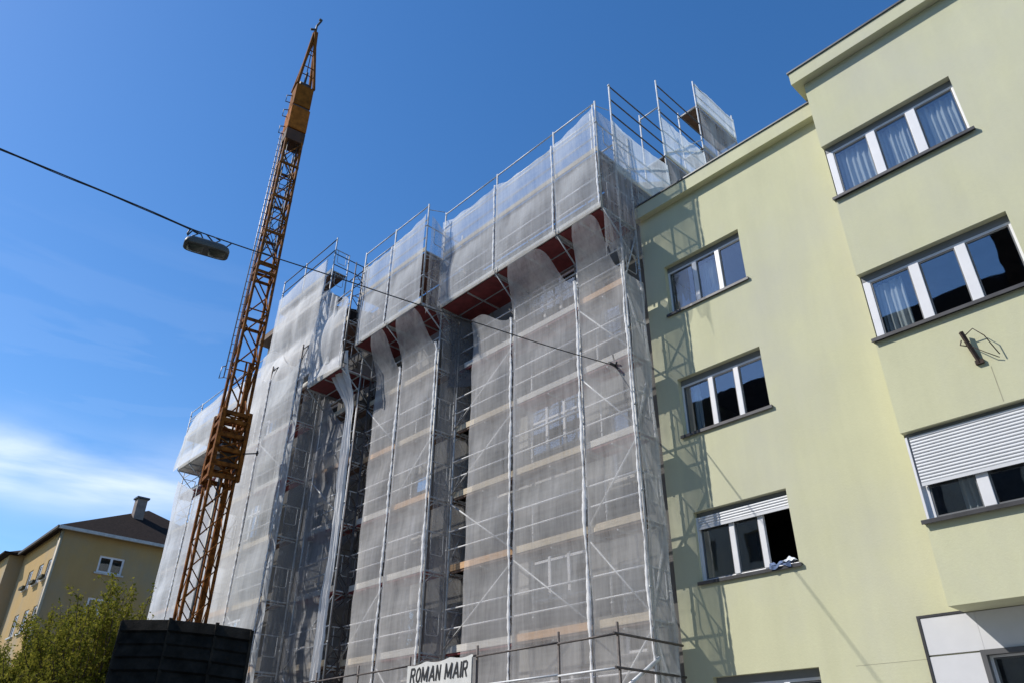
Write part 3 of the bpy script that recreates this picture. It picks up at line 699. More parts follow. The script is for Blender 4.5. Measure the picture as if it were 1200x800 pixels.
# -- return nets (facing the green building)
def sidenet(label, x, y0, y1, z0, z1, m, top=None, bot=None, lift=1.95, zoff=0, scal=.10, ny=60, nx=12, rag=0., tear=None):
    mb = MB()
    def fn(u, v):
        zt = top(u) if top else z1; zb = bot(u) if bot else z0
        z = zb + (zt - zb) * v; p = abs(math.sin(math.pi * (z - zoff) / lift))
        yy = y0 + (y1 - y0) * u + scal * p * (.0 + (1 - u) * .0 - u ** 4 * 1.)
        return (x + fold(x, yy * 1.7, z, 1.0) + .03, yy, z)
    mb.grid(nx, ny, fn, skip=tear)
    o = mb.build('debris_net', m, None, (x, y0, z0)); return tag(o, label, 'netting', NETG)
sidenet('narrow lower net on the scaffold end facing the green building', -8.98, YA0, 12.80, 1.0, 12.3, net_s, zoff=.3)
sidenet('crumpled upper net on the scaffold corner just above the green roof', -8.985, 11.4, 12.9, 13.4, 17.3, net_d, top=lambda u: 17.35 - .1 * u, bot=lambda u: 12.35 + .9 * u + .35 * math.sin(u * 11) + .2 * math.sin(u * 29), scal=.0, nx=24)
sidenet('pale net band along the first bay behind the green parapet', -8.99, 12.05, 14.6, 15.6, 17.35, net_u, top=lambda u: 17.45 - .12 * math.sin(3.1 * u), scal=0, nx=26)
sidenet('pale net band along the second bay behind the green parapet', -8.99, 14.5, 17.0, 17.86, 19.5, net_u, top=lambda u: 19.55 - .14 * math.sin(3.1 * u), scal=0, nx=26)
sidenet('topmost pale net panel at the back end of the roof scaffolding', -8.99, 17.02, 19.5, 21.9, 22.95, net_w, scal=0, nx=26)
sidenet('shaded net hanging below the topmost panel of the roof scaffolding', -8.99, 17.05, 19.5, 18.6, 21.85, net_d, scal=0, nx=26)
sidenet('shade-toned net closing the gap end, right of the ladder-like end frames', -15.45, YB0 + .02, 12.93, 3.9, 13.2, net_g, scal=.05, top=lambda u: 13.6 - 1.6 * u ** 3)
sidenet('shade-toned torn net under the top platform at the gap between two sections', -15.4, 10.8, 12.0, 13.0, 17.0, net_g, bot=lambda u: 13.5 + .3 * math.sin(u * 7), top=lambda u: 17.2 - .9 * u, scal=0)
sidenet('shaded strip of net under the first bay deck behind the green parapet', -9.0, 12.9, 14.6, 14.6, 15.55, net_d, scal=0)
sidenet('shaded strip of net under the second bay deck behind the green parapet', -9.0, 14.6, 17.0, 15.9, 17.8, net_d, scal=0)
# -- hanging black drape in the gap, curved like a sail
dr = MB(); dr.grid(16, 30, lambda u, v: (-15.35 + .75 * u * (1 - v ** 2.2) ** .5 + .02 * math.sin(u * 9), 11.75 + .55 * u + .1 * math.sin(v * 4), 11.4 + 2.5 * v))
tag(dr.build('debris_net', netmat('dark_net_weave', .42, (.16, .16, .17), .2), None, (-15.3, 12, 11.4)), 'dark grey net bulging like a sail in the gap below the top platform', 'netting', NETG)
# -- B sheets
netsheet('lower net sheet just left of the dark gap in the scaffolding', -17.35, -15.56, YB0, .9, 13.9, net_f, droop(13.95, 12.85, .45, 1.0), yup=lean(YB0, 10.8, 12.6, 13.95), seam=(1, 0), seamw=.05)
netsheet('narrow lower net sheet right of the dark lattice strip', -18.72, -17.37, YB0, .9, 13.9, net_f, droop(13.95, 12.75, .4, 1.0), yup=lean(YB0, 10.8, 12.6, 13.95), seam=(1, 0), seamw=.05)
netsheet('upper net sheet at the outer corner of the stepped-forward section', -17.35, -15.55, 10.75, 13.98, 17.3, net_u, sag(17.0, 17.35, .12), seam=(0, 1), zoff=.1, edge=.02, seamw=.035)
netsheet('upper net sheet beside the standing lattice girder', -19.02, -17.37, 10.75, 13.98, 17.3, net_u, sag(17.0, 17.0, .12), seam=(0, 0), zoff=.1, edge=.03)
# -- C1: bunched curtain, thin shade-toned net, white top sheet
bu = MB()
def bunch(u, v):
    z = .3 + (13.7 - .3) * v; t = 2 * u - 1; up = sstep(z, 11.8, 13.7)
    cx = -19.50 - .05 * math.sin(z * .5) + .05 * noise.noise(Vector((1, z * .9, 3))) - .15 * up
    w_ = .21 + .035 * noise.noise(Vector((4, z * 1.1, 3))) + .035 * noise.noise(Vector((8, z * 3.1, 3))) + .38 * up
    return (cx + w_ * t, 11.08 - .62 * up + .035 * math.sin(t * 7 + .5 * math.sin(z)) + .02 * math.sin(t * 15 + z * 1.3) + .015 * noise.noise(Vector((t * 3, z * 3, 1))), z)
bu.grid(26, 130, bunch); tag(bu.build('debris_net', net_t, None, (-19.5, 11, .3)), 'long white net gathered into a bunched strip beside the dark recess', 'netting', NETG)
netsheet('thin shade-toned net across the recess under the red platform', -21.7, -19.6, YC0 + .05, .8, 13.0, net_g, droop(13.0, 11.6, .05, .9), seam=(0, 0))
netsheet('white net draped over the front of the recess platform', -21.35, -19.25, 10.42, 13.15, 15.9, net_w, lambda u: 16.3 - .7 * u + .25 * math.sin(u * 9), seam=(1, 0), pull=1.6, edge=.1, seamw=.04)
lo = MB(); lo.grid(20, 40, lambda u, v: (-21.0 + .95 * u - .9 * (1 - v) ** 1.2 * (1 - u) + .012 * math.sin(u * 23 + v * 5), 10.3 - .025 * math.sin(u * 22) + .1 * u, 13.6 + 3.2 * v - .5 * u * v + .12 * math.sin(u * 5) * v))
tag(lo.build('debris_net', net_w, None, (-20.8, 10.3, 13.6)), 'loose crumpled white net hanging in folds beside the upper stage', 'netting', NETG)
# -- C2 lower
netsheet('brightly lit lower net sheet left of the dark recess', -24.25, -22.0, YD0, .8, 14.3, net_u, lambda u: 14.5 - .35 * math.sin(3.1 * u), seam=(1, 1), zoff=.3, seamw=.05)
netsheet('narrow net edge sheet bordering the dark recess on its left', -22.0, -21.6, YD0, .8, 13.6, net_u, lambda u: 14.2 - .5 * u, seam=(0, 0), nx=8)
netsheet('bright net sheet seen just right of the crane mast', -26.7, -24.27, YD0, .8, 15.3, net_w, lambda u: 15.9 - 1.4 * u ** .6 + .1 * math.sin(u * 12), seam=(0, 0), zoff=.3)
sidenet('shade-toned side net facing the recess', -21.55, YD0 + .02, 11.1, .8, 13.4, net_g, scal=.05)
# -- upper stage
netsheet('tall white net on the set-back upper stage', -25.55, -21.6, 10.66, 14.4, 18.9, net_w, lambda u: 18.75 + .15 * u - .12 * abs(math.sin(u * 5.4)), bot=lambda u: 14.3, seam=(0, 0), pull=1.3, nx=44, zoff=.2)
netsheet('white net lapping from the upper stage down over the bare pole tops', -25.6, -22.6, 10.52, 13.6, 16.2, net_w, lambda u: 16.0 - 1.2 * u + .3 * math.sin(u * 5), bot=lambda u: 13.5 + .2 * math.sin(u * 8), seam=(0, 0), pull=2.2, edge=.1)
# -- D far
netsheet('large white upper net on the farthest section, left of the crane', -33.2, -28.0, 11.97, 14.95, 17.8, net_w, sag(17.75, 17.7, .25), seam=(0, 0), nx=40)
netsheet('white upper net at the far left corner of the scaffolding', -37.15, -33.2, 11.97, 14.95, 17.8, net_w, skew=lambda z: -.5 * (1 - sstep(z, 14.9, 16.6)), top=lambda u: 16.7 + 1.05 * sstep(u, .0, .3) - .15 * math.sin(u * 3.1), seam=(0, 0), nx=30)
netsheet('far lower net sheet hanging beside the yellow-brown house', -38.15, -35.85, 12.62, .6, 14.9, net_x, skew=lambda z: -.35 * sstep(z, 11.5, 14.9), top=lambda u: 14.85 - 1.2 * u, seam=(1, 0), seamw=.06)
netsheet('far lower net sheet behind the crane mast', -35.8, -28.0, 12.62, .6, 13.3, net_x, lambda u: 13.3 + .9 * sstep(u, .25, .35), seam=(0, 0), nx=50)

# ================================================================== low guard platform with the sign, above the entrance
YP = 11.0; XP = [-9.0, -10.45, -12.80, -15.16, -17.3, -19.3, -21.6]
pt_ = thing('protective_platform', (-14, 11.3, 0), 'low dark-railed guard platform along the foot of the scaffolding', 'platform')
for x in XP: MB().tube([(x, YP, 0), (x, YP, 4.12)], .026, 8).build('pole', steel_d, pt_)
MB().tube([(-9.0, 12.75, 0), (-9.0, 12.75, 4.0)], .026, 8).build('pole', steel_d, pt_)
for i in range(len(XP) - 1):
    a, b = XP[i], XP[i + 1]
    MB().tube([(a, YP - .03, 3.92), (b, YP - .03, 3.90)], .021, 7).build('guard_rail', steel_d, pt_)
    MB().tube([(a, YP - .03, 3.36), (b, YP - .03, 3.34)], .021, 7).build('guard_rail', alu, pt_)
    dd = MB(); dd.box((b + .02, YP + .03, 2.85), (a - .02, 12.0, 2.90)); dd.build('deck', browndeck, pt_)
for z in (3.92, 3.36): MB().tube([(-8.97, YP - .15, z), (-8.97, 12.9, z)], .024, 7).build('guard_rail', steel_d, pt_)
MB().tube([(-8.95, 12.1, 3.62), (-9.25, 11.2, 2.95)], .04, 8).build('brace', alu, pt_)
# sign board
sg = MB()
XS0, XS1 = -15.12, -12.86
def sgf(yoff):
    def f(u, v): return (XS0 + (XS1 - XS0) * u, YP - .06 + yoff + .012 * math.sin(u * 17), 3.28 + (.66 - .05 * abs(math.sin(u * 8.5 + .5)) + .03 * u) * v)
    return f
sg.grid(40, 6, sgf(-.03)); sg.grid(40, 6, sgf(0.0)); 
SG = tag(sg.build('sign', sign_m, None, (-14, YP, 3.3)), 'white board reading ROMAN MAIR fixed to the low platform railing', 'sign')
GL = {'R': ([[(0, 0), (0, 1)], [(0, 1), (.42, 1), (.58, .9), (.58, .62), (.42, .52), (0, .52)], [(.3, .52), (.62, 0)]], .66),
      'O': ([[(.32, 1), (.1, .88), (0, .6), (0, .4), (.1, .12), (.32, 0), (.54, .12), (.64, .4), (.64, .6), (.54, .88), (.32, 1)]], .66),
      'M': ([[(0, 0), (0, 1)], [(0, 1), (.4, .12)], [(.4, .12), (.8, 1)], [(.8, 1), (.8, 0)]], .82),
      'A': ([[(0, 0), (.34, 1)], [(.34, 1), (.68, 0)], [(.13, .3), (.55, .3)]], .68),
      'N': ([[(0, 0), (0, 1)], [(0, 1), (.58, 0)], [(.58, 0), (.58, 1)]], .6), 'I': ([[(0, 0), (0, 1)]], .02), ' ': ([], .28)}
SH = .285; tw = sum(GL[c][1] + .30 for c in 'ROMAN MAIR') - .30; sc_x = 1.98 / tw; px_ = 0; lz = 0
for c in 'ROMAN MAIR':
    strokes, wd = GL[c]; lm_ = MB()
    for st in strokes:
        for k in range(len(st) - 1):
            P_ = []
            for (ax, az) in (st[k], st[k + 1]):
                X_ = XS0 + .14 + (px_ + ax) * sc_x; P_.append(Vector((X_ + .035 * (az - .5), YP - .0965 + .012 * math.sin((X_ - XS0) / (XS1 - XS0) * 17) - lz, 3.545 + az * SH)))
            dd = (P_[1] - P_[0]).normalized() * .012; lm_.beam(P_[0] - dd, P_[1] + dd, .004, .042, (0, 0, 1)) if abs(P_[1].z - P_[0].z) < .02 else lm_.beam(P_[0] - dd, P_[1] + dd, .042, .004, (0, 1, 0)); lz = (lz + .0006) % .003
    if strokes: lm_.build('letter', sign_k, SG)
    px_ += wd + .30

# ================================================================== crane
CX, CY = -20.98, 8.0
KR = thing('tower_crane', (CX, CY, 0), 'rusty orange lattice tower crane mast standing in the street before the netted scaffolding', 'crane')
rot = R(69.1 + 12)
def cpt(a, b, z): # a,b in mast-local metres
    return (CX + a * math.cos(rot) - b * math.sin(rot), CY + a * math.sin(rot) + b * math.cos(rot), z)
def mast_part(name, z0, z1, sd_, pitch, r, rb, m=crane_m, style='X', sd2=None):
    sd2 = sd2 or sd_
    def h(z): return (sd_ + (sd2 - sd_) * (z - z0) / (z1 - z0)) / 2
    ch = MB(); q = [(-1, -1), (1, -1), (1, 1), (-1, 1)]
    for a, b in q: ch.beam(cpt(a * h(z0), b * h(z0), z0), cpt(a * h(z1), b * h(z1), z1), r, r)
    o = ch.build(name, m, KR)
    br = MB(); z = z0; k = 0
    while z + pitch <= z1 + .01:
        for i in range(4):
            a, b = q[i], q[(i + 1) % 4]; A0 = cpt(a[0] * h(z), a[1] * h(z), z); B0 = cpt(b[0] * h(z), b[1] * h(z), z)
            A1 = cpt(a[0] * h(z + pitch), a[1] * h(z + pitch), z + pitch); B1 = cpt(b[0] * h(z + pitch), b[1] * h(z + pitch), z + pitch)
            if style == 'Z2':
                if i in (0, 2): br.tube([A0, B1], rb, 5); br.tube([B0, A1], rb, 5)
                elif k % 2: br.tube([A0, B1], rb * .8, 5)
                else: br.tube([B0, A1], rb * .8, 5)
            elif style == 'X': br.tube([A0, B1], rb, 5); br.tube([B0, A1], rb, 5)
            else:
                if (k + i) % 2: br.tube([A0, B1], rb, 5)
                else: br.tube([B0, A1], rb, 5)
                if k % 2 == 0: br.tube([A0, B0], rb, 5)
        z += pitch; k += 1
    br.build('bracing', m, o)
    return o
mast_part('lower_mast', 0, 9.2, .66, .82, .07, .017, style='Z2')
im = MB(); im.beam(cpt(.16, -.1, 0), cpt(.16, -.1, 13), .09, .09); im.beam(cpt(.02, -.16, 0), cpt(.02, -.16, 13), .045, .045); im.build('inner_mast', crane_m, KR)
cy_ = MB(); cy_.tube([cpt(.02, .06, 0), cpt(.02, .06, 9.9)], .055, 8); cy_.build('hoist_column', mat('greenish_grey_steel', (.10, .12, .12), .5), KR)
mast_part('upper_mast', 11.0, 22.7, .66, .95, .075, .026, style='Z', sd2=.60)
mast_part('upper_mast_infill', 17.4, 22.6, .36, .8, .03, .014, m=crane_d, style='Z')
# telescoping collar
cl = MB()
for z in (9.15, 9.5, 9.95, 10.4, 10.85, 11.1):
    for i in range(4):
        q = [(-1, -1), (1, -1), (1, 1), (-1, 1)]; a, b = q[i], q[(i + 1) % 4]; s_ = .38
        cl.beam(cpt(a[0] * s_, a[1] * s_, z), cpt(b[0] * s_, b[1] * s_, z), .09, .12)
for a, b in ((-1, -1), (1, -1), (1, 1), (-1, 1)): cl.beam(cpt(a * .39, b * .39, 9.05), cpt(a * .39, b * .39, 11.2), .12, .12)
for k in range(5):
    z = 9.15 + k * .39; cl.tube([cpt(-.38, -.38, z), cpt(.38, -.38, z + .37)], .028, 5); cl.tube([cpt(.38, -.38, z), cpt(-.38, -.38, z + .37)], .028, 5)
cl.build('climbing_collar', crane_m, KR)
cm = MB(); cm.box((CX - .24, CY - .24, 9.5), (CX + .24, CY + .24, 10.2)); cm.tube([cpt(-.3, -.1, 10.4), cpt(.3, .1, 10.6)], .13, 12); cm.build('winch', crane_d, KR, bevel=.03)
pg = MB(); pg.tube([cpt(.35, -.4, 9.9), cpt(.75, -.75, 9.9)], .02, 6); pg.tube([cpt(.72, -.73, 9.83), cpt(.72, -.73, 9.97)], .03, 6); pg.build('lever', crane_d, KR)
# ladder on the left side
ld = MB()
def lp(o_, z): return cpt(-.42 + .0 * o_, .10 + o_ * .24, z)
dirv = Vector((math.cos(rot), math.sin(rot), 0))
vd = Vector((CX, CY, 0)).normalized(); sidev = Vector((-vd.y, vd.x, 0))     # left as seen from the street corner
if sidev.dot(Vector((M3[0][0], M3[1][0], 0))) > 0: sidev = -sidev
c0 = Vector((CX, CY, 0)) + sidev * .43
for w_ in (-.04, .09): ld.tube([c0 + sidev * w_ + Vector((0, 0, 12.4)), c0 + sidev * w_ * .8 - sidev * .05 + Vector((0, 0, 23.0))], .020, 6)
z = 12.4
while z < 23: ld.tube([c0 + sidev * -.04 + Vector((0, 0, z)), c0 + sidev * .085 + Vector((0, 0, z))], .011, 5); z += .3
ld.tube([c0 + sidev * .10 + Vector((0, 0, 12.4)), c0 + sidev * .22 + Vector((0, 0, 12.35)), c0 + sidev * .2 + Vector((0, 0, 12.75)), c0 + sidev * .11 + Vector((0, 0, 12.8))], .02, 6)
ld.build('ladder', mat('grey_ladder_steel', (.33, .33, .36), .5, metal=.3), KR)
# joint frames up the mast
for z in (14.4, 16.3, 16.6, 18.0, 19.6, 21.2):
    jf = MB()
    for i in range(4):
        q = [(-1, -1), (1, -1), (1, 1), (-1, 1)]; a, b = q[i], q[(i + 1) % 4]; s_ = .33; jf.beam(cpt(a[0] * s_, a[1] * s_, z), cpt(b[0] * s_, b[1] * s_, z), .06, .09)
    jf.build('joint_frame', crane_m, KR)
# head: slewing housing, operator box, apex
def cbox(mb, a0, a1, b0, b1, z0, z1):
    i = len(mb.v)
    for z in (z0, z1):
        for a, b in ((a0, b0), (a1, b0), (a1, b1), (a0, b1)): mb.v.append(cpt(a, b, z))
    for q in ((0, 3, 2, 1), (4, 5, 6, 7), (0, 1, 5, 4), (1, 2, 6, 5), (2, 3, 7, 6), (3, 0, 4, 7)): mb.f.append(tuple(i + k for k in q)); mb.sm.append(False)
hb = MB(); cbox(hb, -.36, .36, -.34, .34, 22.4, 22.95); hb.build('slewing_ring', mat('brown_steel', (.07, .030, .014), .8, var=.3), KR, bevel=.03)
hb = MB(); cbox(hb, -.36, .36, -.37, .37, 22.97, 24.15); hb.build('head_housing', crane_y, KR, bevel=.03)
hb = MB(); cbox(hb, -.34, .34, -.34, .34, 24.27, 25.4); hb.build('upper_housing', mat('brown_orange_steel', (.19, .066, .010), .8, var=.3, spec=.08), KR, bevel=.03)
hb = MB(); cbox(hb, -.30, .30, -.30, .30, 24.13, 24.29); hb.tube([cpt(-.2, 0, 25.6), cpt(.2, 0, 25.6)], .2, 14); hb.tube([cpt(.0, .05, 25.6), cpt(.02, .0, 26.5)], .05, 6); hb.build('sheave', crane_d, KR)
for s_ in (-.45, -.38): pass
pl_ = MB()
for dz in (22.9, 23.8, 24.6): pl_.tube([c0 + sidev * -.05 + Vector((0, 0, dz)), c0 + sidev * .12 + Vector((0, 0, dz)), c0 + sidev * .12 + Vector((0, 0, dz + .35)), c0 + sidev * -.1 + Vector((0, 0, dz + .4))], .022, 6)
pl_.build('side_railing', steel_d, KR)
apx = MB(); tip = Vector(cpt(.0, .0, 29.0))
for a, b in ((-.33, -.3), (.33, -.3), (.33, .3), (-.33, .3)): apx.beam(cpt(a, b, 25.4), tip + Vector((a * .12, b * .12, 0)), .095, .095)
for zz_, k in ((26.6, .69), (27.7, .38)):
    q = [(-1, -1), (1, -1), (1, 1), (-1, 1)]
    for i in range(4): apx.tube([cpt(q[i][0] * .33 * k, q[i][1] * .3 * k, zz_), cpt(q[(i + 1) % 4][0] * .33 * k, q[(i + 1) % 4][1] * .3 * k, zz_)], .022, 5)
apx.tube([cpt(0, 0, 25.5), cpt(0, 0, 28.9)], .018, 5)
apx.build('apex_frame', mat('dark_orange_steel', (.17, .060, .012), .85, spec=.08, var=.3, scale=7), KR)
tp_ = MB(); tp_.tube([tip + Vector((0, 0, -.2)), tip + Vector((.0, 0, .45)), tip + sidev * -.12 + Vector((0, 0, .8))], .045, 6); tp_.tube([tip + sidev * .22 + Vector((0, 0, .12)), tip + Vector((0, 0, .2))], .05, 6)
tp_.tube([tip + sidev * -.16 + Vector((0, 0, .85)), tip + sidev * -.05 + Vector((0, 0, .9))], .06, 8); tp_.build('mast_tip', crane_d, KR)
bs = MB(); bs.box((CX - 1.6, CY - 1.4, 0), (CX + 1.6, CY + 1.4, .5)); bs.box((CX - .8, CY - .8, .502), (CX + .8, CY + .8, 1.3)); bs.build('base', crane_m, KR, bevel=.03)

KR.scale = (1.09,) * 3; KR.location = (CX * 1.09, CY * 1.09, -.144)
# ================================================================== street lamp on its span wire
def cabp(y, z): return Vector((-9.65 + (y - 11.2) * .2465, y, z))
CW = [(12.05, 9.90), (10.2, 9.89), (8.6, 9.94), (7.1, 9.96), (5.7, 10.02), (4.1, 10.06), (3.0, 10.12), (2.35, 10.24), (1.5, 10.36), (0, 10.56), (-3, 11.05), (-8.95, 12.2)]
pts = []
for i in range(len(CW) - 1):
    for k in range(6):
        t = k / 6; pts.append(cabp(CW[i][0] + (CW[i + 1][0] - CW[i][0]) * t, CW[i][1] + (CW[i + 1][1] - CW[i][1]) * t))
pts.append(cabp(*CW[-1]))
for _ in range(3): pts = [pts[0]] + [(pts[i - 1] + pts[i] * 2 + pts[i + 1]) / 4 for i in range(1, len(pts) - 1)] + [pts[-1]]
SW = thing('span_wire', (-9.44, 12.05, 9.9), 'thin black overhead wire crossing the street to the scaffolding', 'cable')
MB().tube(pts, .0115, 6).build('wire', cable_m, SW)
cl2 = MB(); e = pts[0]; cl2.tube([e + Vector((0, 0, 0)), e + Vector((.02, -.25, -.02))], .035, 8); cl2.tube([e + Vector((-.02, -.05, .28)), e, e + Vector((.1, -.05, -.12))], .018, 6); cl2.tube([e, e + Vector((.12, -.1, .02))], .02, 6); cl2.build('clamp', cable_m, SW)
# second wire (the lamp's supply) twisted loosely along to the lamp
pw = []
for k in range(40):
    y = -6 + (3.0 + 6) * k / 39; zc = next((CW[i][1] + (CW[i + 1][1] - CW[i][1]) * ((CW[i][0] - y) / (CW[i][0] - CW[i + 1][0])) for i in range(len(CW) - 1) if CW[i + 1][0] <= y <= CW[i][0]))
    pw.append(cabp(y, zc - .022 - .006 * math.sin(k * 1.1)))
MB().tube(pw, .009, 5).build('supply_wire', cable_m, SW)
LP = thing('street_lamp', (-11.6, 3.31, 9.85), 'grey oblong street lamp hanging from the overhead wire against the sky', 'street lamp')
ld_ = (cabp(4, 0) - cabp(3, 0)).normalized(); lc = cabp(3.31, 9.80); lside = Vector((-ld_.y, ld_.x, 0))
TI = R(0)
def lpt(a, b, c): return lc + ld_ * a + lside * b + Vector((0, 0, c))
lb = MB(); ring = []
HL, HW = .385, .165
def rr(sc, c, shr=0):
    o_ = []
    for k in range(40):
        an = 2 * math.pi * k / 40; ca, sa = math.cos(an), math.sin(an)
        ex = .42; x = math.copysign(abs(ca) ** ex, ca) * (HL * sc - shr); y = math.copysign(abs(sa) ** ex, sa) * (HW * sc - shr)
        o_.append(lpt(x, y, c))
    return o_
rings = [rr(.55, .13), rr(.8, .115), rr(.95, .07), rr(1, .02), rr(1, -.03), rr(.97, -.045)]
i0 = 0
for r_ in rings: lb.v += [tuple(p) for p in r_]
for k in range(len(rings) - 1):
    for j in range(40): lb.f.append((k * 40 + j, (k + 1) * 40 + j, (k + 1) * 40 + (j + 1) % 40, k * 40 + (j + 1) % 40)); lb.sm.append(True)
lb.f.append(tuple(range(40))); lb.sm.append(False); lb.f.append(tuple(reversed(range(200, 240)))); lb.sm.append(False)
lb.build('housing', lamp_m, LP)
for a0, a1 in ((-.32, -.05), (.04, .32)):
    g = MB(); n0 = 16
    def lens(u, v, a0=a0, a1=a1): return lpt(a0 + (a1 - a0) * u, -.11 + .22 * v, -.048 - .05 * (math.sin(math.pi * u) * math.sin(math.pi * v)) ** .5)
    g.grid(16, 10, lens); g.build('lens', lamp_in, LP)
hg = MB()
for a in (-.26, .13):
    hg.tube([lpt(a, 0, .12), lpt(a - .02, .02, .2), lpt(a + .06, 0, .26), lpt(a - .04, 0, .30)], .014, 6)
hg.tube([lpt(-.34, 0, .33), lpt(-.37, .02, .22), lpt(-.36, .0, .17), lpt(-.30, .0, .30), lpt(-.15, .0, .28), lpt(-.08, 0, .16)], .014, 6)
hg.tube([lpt(-.05, 0, .30), lpt(.1, 0, .17), lpt(.3, 0, .14), lpt(.38, 0, .27)], .013, 6)
hg.build('hanger', cable_m, LP)

# ================================================================== black ribbed container by the street
BX = thing('ribbed_container', (-8.6, 3.6, 0), 'black horizontally ribbed container with slim upright battens, low at the left', 'container')
P4 = [Vector((-8.97, 2.72, 0)), Vector((-8.62, 3.09, 0)), Vector((-8.30, 3.47, 0)), Vector((-8.06, 3.76, 0))]
outw = Vector((.72, -.69, 0)); ZT = [3.085, 3.09, 3.05, 3.005]
back = Vector((-.92, .36, 0)) * 1.2
for s_ in range(3):
    p, q = P4[s_], P4[s_ + 1]; mb = MB(); H = .127; n = 26
    for k in range(n):
        za = ZT[s_] - k * H; zb = ZT[s_ + 1] - k * H
        if min(za, zb) - H < 0: break
        jt_ = .007 * math.sin(k * 2.7 + 1); o1 = outw * (jt_ + .004); o2 = outw * (.022 + jt_)
        mb.face([p + o1 + Vector((0, 0, za)), q + o1 + Vector((0, 0, zb)), q + o2 + Vector((0, 0, zb - H + .02)), p + o2 + Vector((0, 0, za - H + .02))])
        mb.face([p + o2 + Vector((0, 0, za - H + .02)), q + o2 + Vector((0, 0, zb - H + .02)), q + Vector((0, 0, zb - H)), p + Vector((0, 0, za - H))])
    mb.build('ribbed_panel', black, BX)
for s_ in range(4):
    p = P4[s_]; MB().beam(p + outw * .008, p + outw * .008 + Vector((0, 0, ZT[s_] + (.018 if s_ in (1, 2) else -.01))), .035, .022).build('batten', black, BX)
bk = MB(); pa, pb = P4[0], P4[3]
bk.face([pa, pa + back, pa + back + Vector((0, 0, ZT[0])), pa + Vector((0, 0, ZT[0]))]); bk.face([pb, pb + Vector((0, 0, ZT[3])), pb + back + Vector((0, 0, ZT[3])), pb + back])
bk.face([pa + back, pb + back, pb + back + Vector((0, 0, ZT[3])), pa + back + Vector((0, 0, ZT[0]))])
bk.face([P4[i] + Vector((0, 0, ZT[i] - .01)) for i in range(4)] + [pb + back + Vector((0, 0, ZT[3])), pa + back + Vector((0, 0, ZT[0]))])
bk.build('shell', black, BX)

# ================================================================== yellow-brown house
HX, HY, HZ = -52.01, 11.08, 15.0
YH = thing('yellow_house', (-57, 16, 0), 'yellow-brown rendered house with dark hipped roof at the end of the street', 'house')
hw = MB()
lw = []
for r_, (z0, z1) in enumerate(((12.15, 13.35), (9.25, 10.6), (6.3, 7.6), (3.3, 4.6))):
    for c_, xc in enumerate((-53.25, -55.2, -57.5)):
        lw.append((xc - .52, xc + .52, z0, z1))
wall_open(hw, ('Y', HY), -61.12, HX, -.1, HZ, lw, .15)
rw = [(13.45, 14.95, 12.75, 13.78), (13.45, 14.95, 10.2, 11.25), (13.45, 14.95, 6.9, 8.1)]
wall_open(hw, ('X', HX), HY, 23, -.1, HZ, rw, .15)
hw.face([(-61.12, HY, -.1), (-61.12, 10.2, -.1), (-61.12, 10.2, HZ), (-61.12, HY, HZ)])
lw2 = [(-62.9, -61.9, z0 - .3, z1) for z0, z1 in ((12.15, 13.35), (9.25, 10.6), (6.3, 7.6))] + [(-66, -65, z0 - .3, z1) for z0, z1 in ((12.15, 13.35), (9.25, 10.6), (6.3, 7.6))]
wall_open(hw, ('Y', 10.2), -75, -61.12, -.1, HZ, lw2, .15)
hw.face([(HX, 23, -.1), (-75, 23, -.1), (-75, 23, HZ), (HX, 23, HZ)])
hw.face([(-75, 10.2, -.1), (-75, 10.2, HZ), (-75, 23, HZ), (-75, 23, -.1)])
hw.build('wall', ochre, YH)
for (x0, x1, z0, z1), y in [(h, HY) for h in lw] + [(h, 10.2) for h in lw2]:
    f = MB(); yy = y + .06; f.box((x0, yy, z0), (x0 + .09, yy + .05, z1)); f.box((x1 - .09, yy, z0), (x1, yy + .05, z1)); f.box((x0 + .09, yy, z0), (x1 - .09, yy + .05, z0 + .1)); f.box((x0 + .09, yy, z1 - .1), (x1 - .09, yy + .05, z1)); xm = (x0 + x1) / 2; f.box((xm - .05, yy, z0 + .1), (xm + .05, yy + .05, z1 - .1))
    wn = f.build('window', pvc, YH); MB().box((x0 + .08, yy + .02, z0 + .08), (x1 - .08, yy + .03, z1 - .08)).build('pane', glass, wn); MB().box((x0 - .1, y - .12, z0 - .09), (x1 + .1, y + .05, z0 - .006)).build('sill', gutter_m, wn)
    MB().box((x0 - .3, y + .25, z0 - .5), (x1 + .3, y + .27, z1 + .5)).build('room_interior', dark_room, wn)
    if z0 > 12 and y == HY: MB().box((x0 + .05, y - .32, z0 - .02), (x1 - .05, y - .13, z0 + .16)).build('flower_box', mat('dark_planter', (.05, .05, .03), .9, var=.6, scale=20), wn)
for (y0, y1, z0, z1) in rw:
    f = MB(); xx = HX - .06; f.box((xx, y0, z0), (xx - .05, y0 + .12, z1)); f.box((xx, y1 - .12, z0), (xx - .05, y1, z1)); f.box((xx, y0 + .12, z0), (xx - .05, y1 - .12, z0 + .12)); f.box((xx, y0 + .12, z1 - .12), (xx - .05, y1 - .12, z1)); ym = (y0 + y1) / 2; f.box((xx, ym - .07, z0 + .12), (xx - .05, ym + .07, z1 - .12))
    wn = f.build('window', pvc, YH); MB().box((xx - .02, y0 + .1, z0 + .1), (xx - .03, y1 - .1, z1 - .1)).build('pane', glass, wn); MB().box((HX + .1, y0 - .12, z0 - .1), (HX - .05, y1 + .12, z0 - .006)).build('sill', gutter_m, wn)
    MB().box((xx - .2, y0 - .4, z0 - .5), (xx - .22, y1 + .4, z1 + .5)).build('room_interior', dark_room, wn)
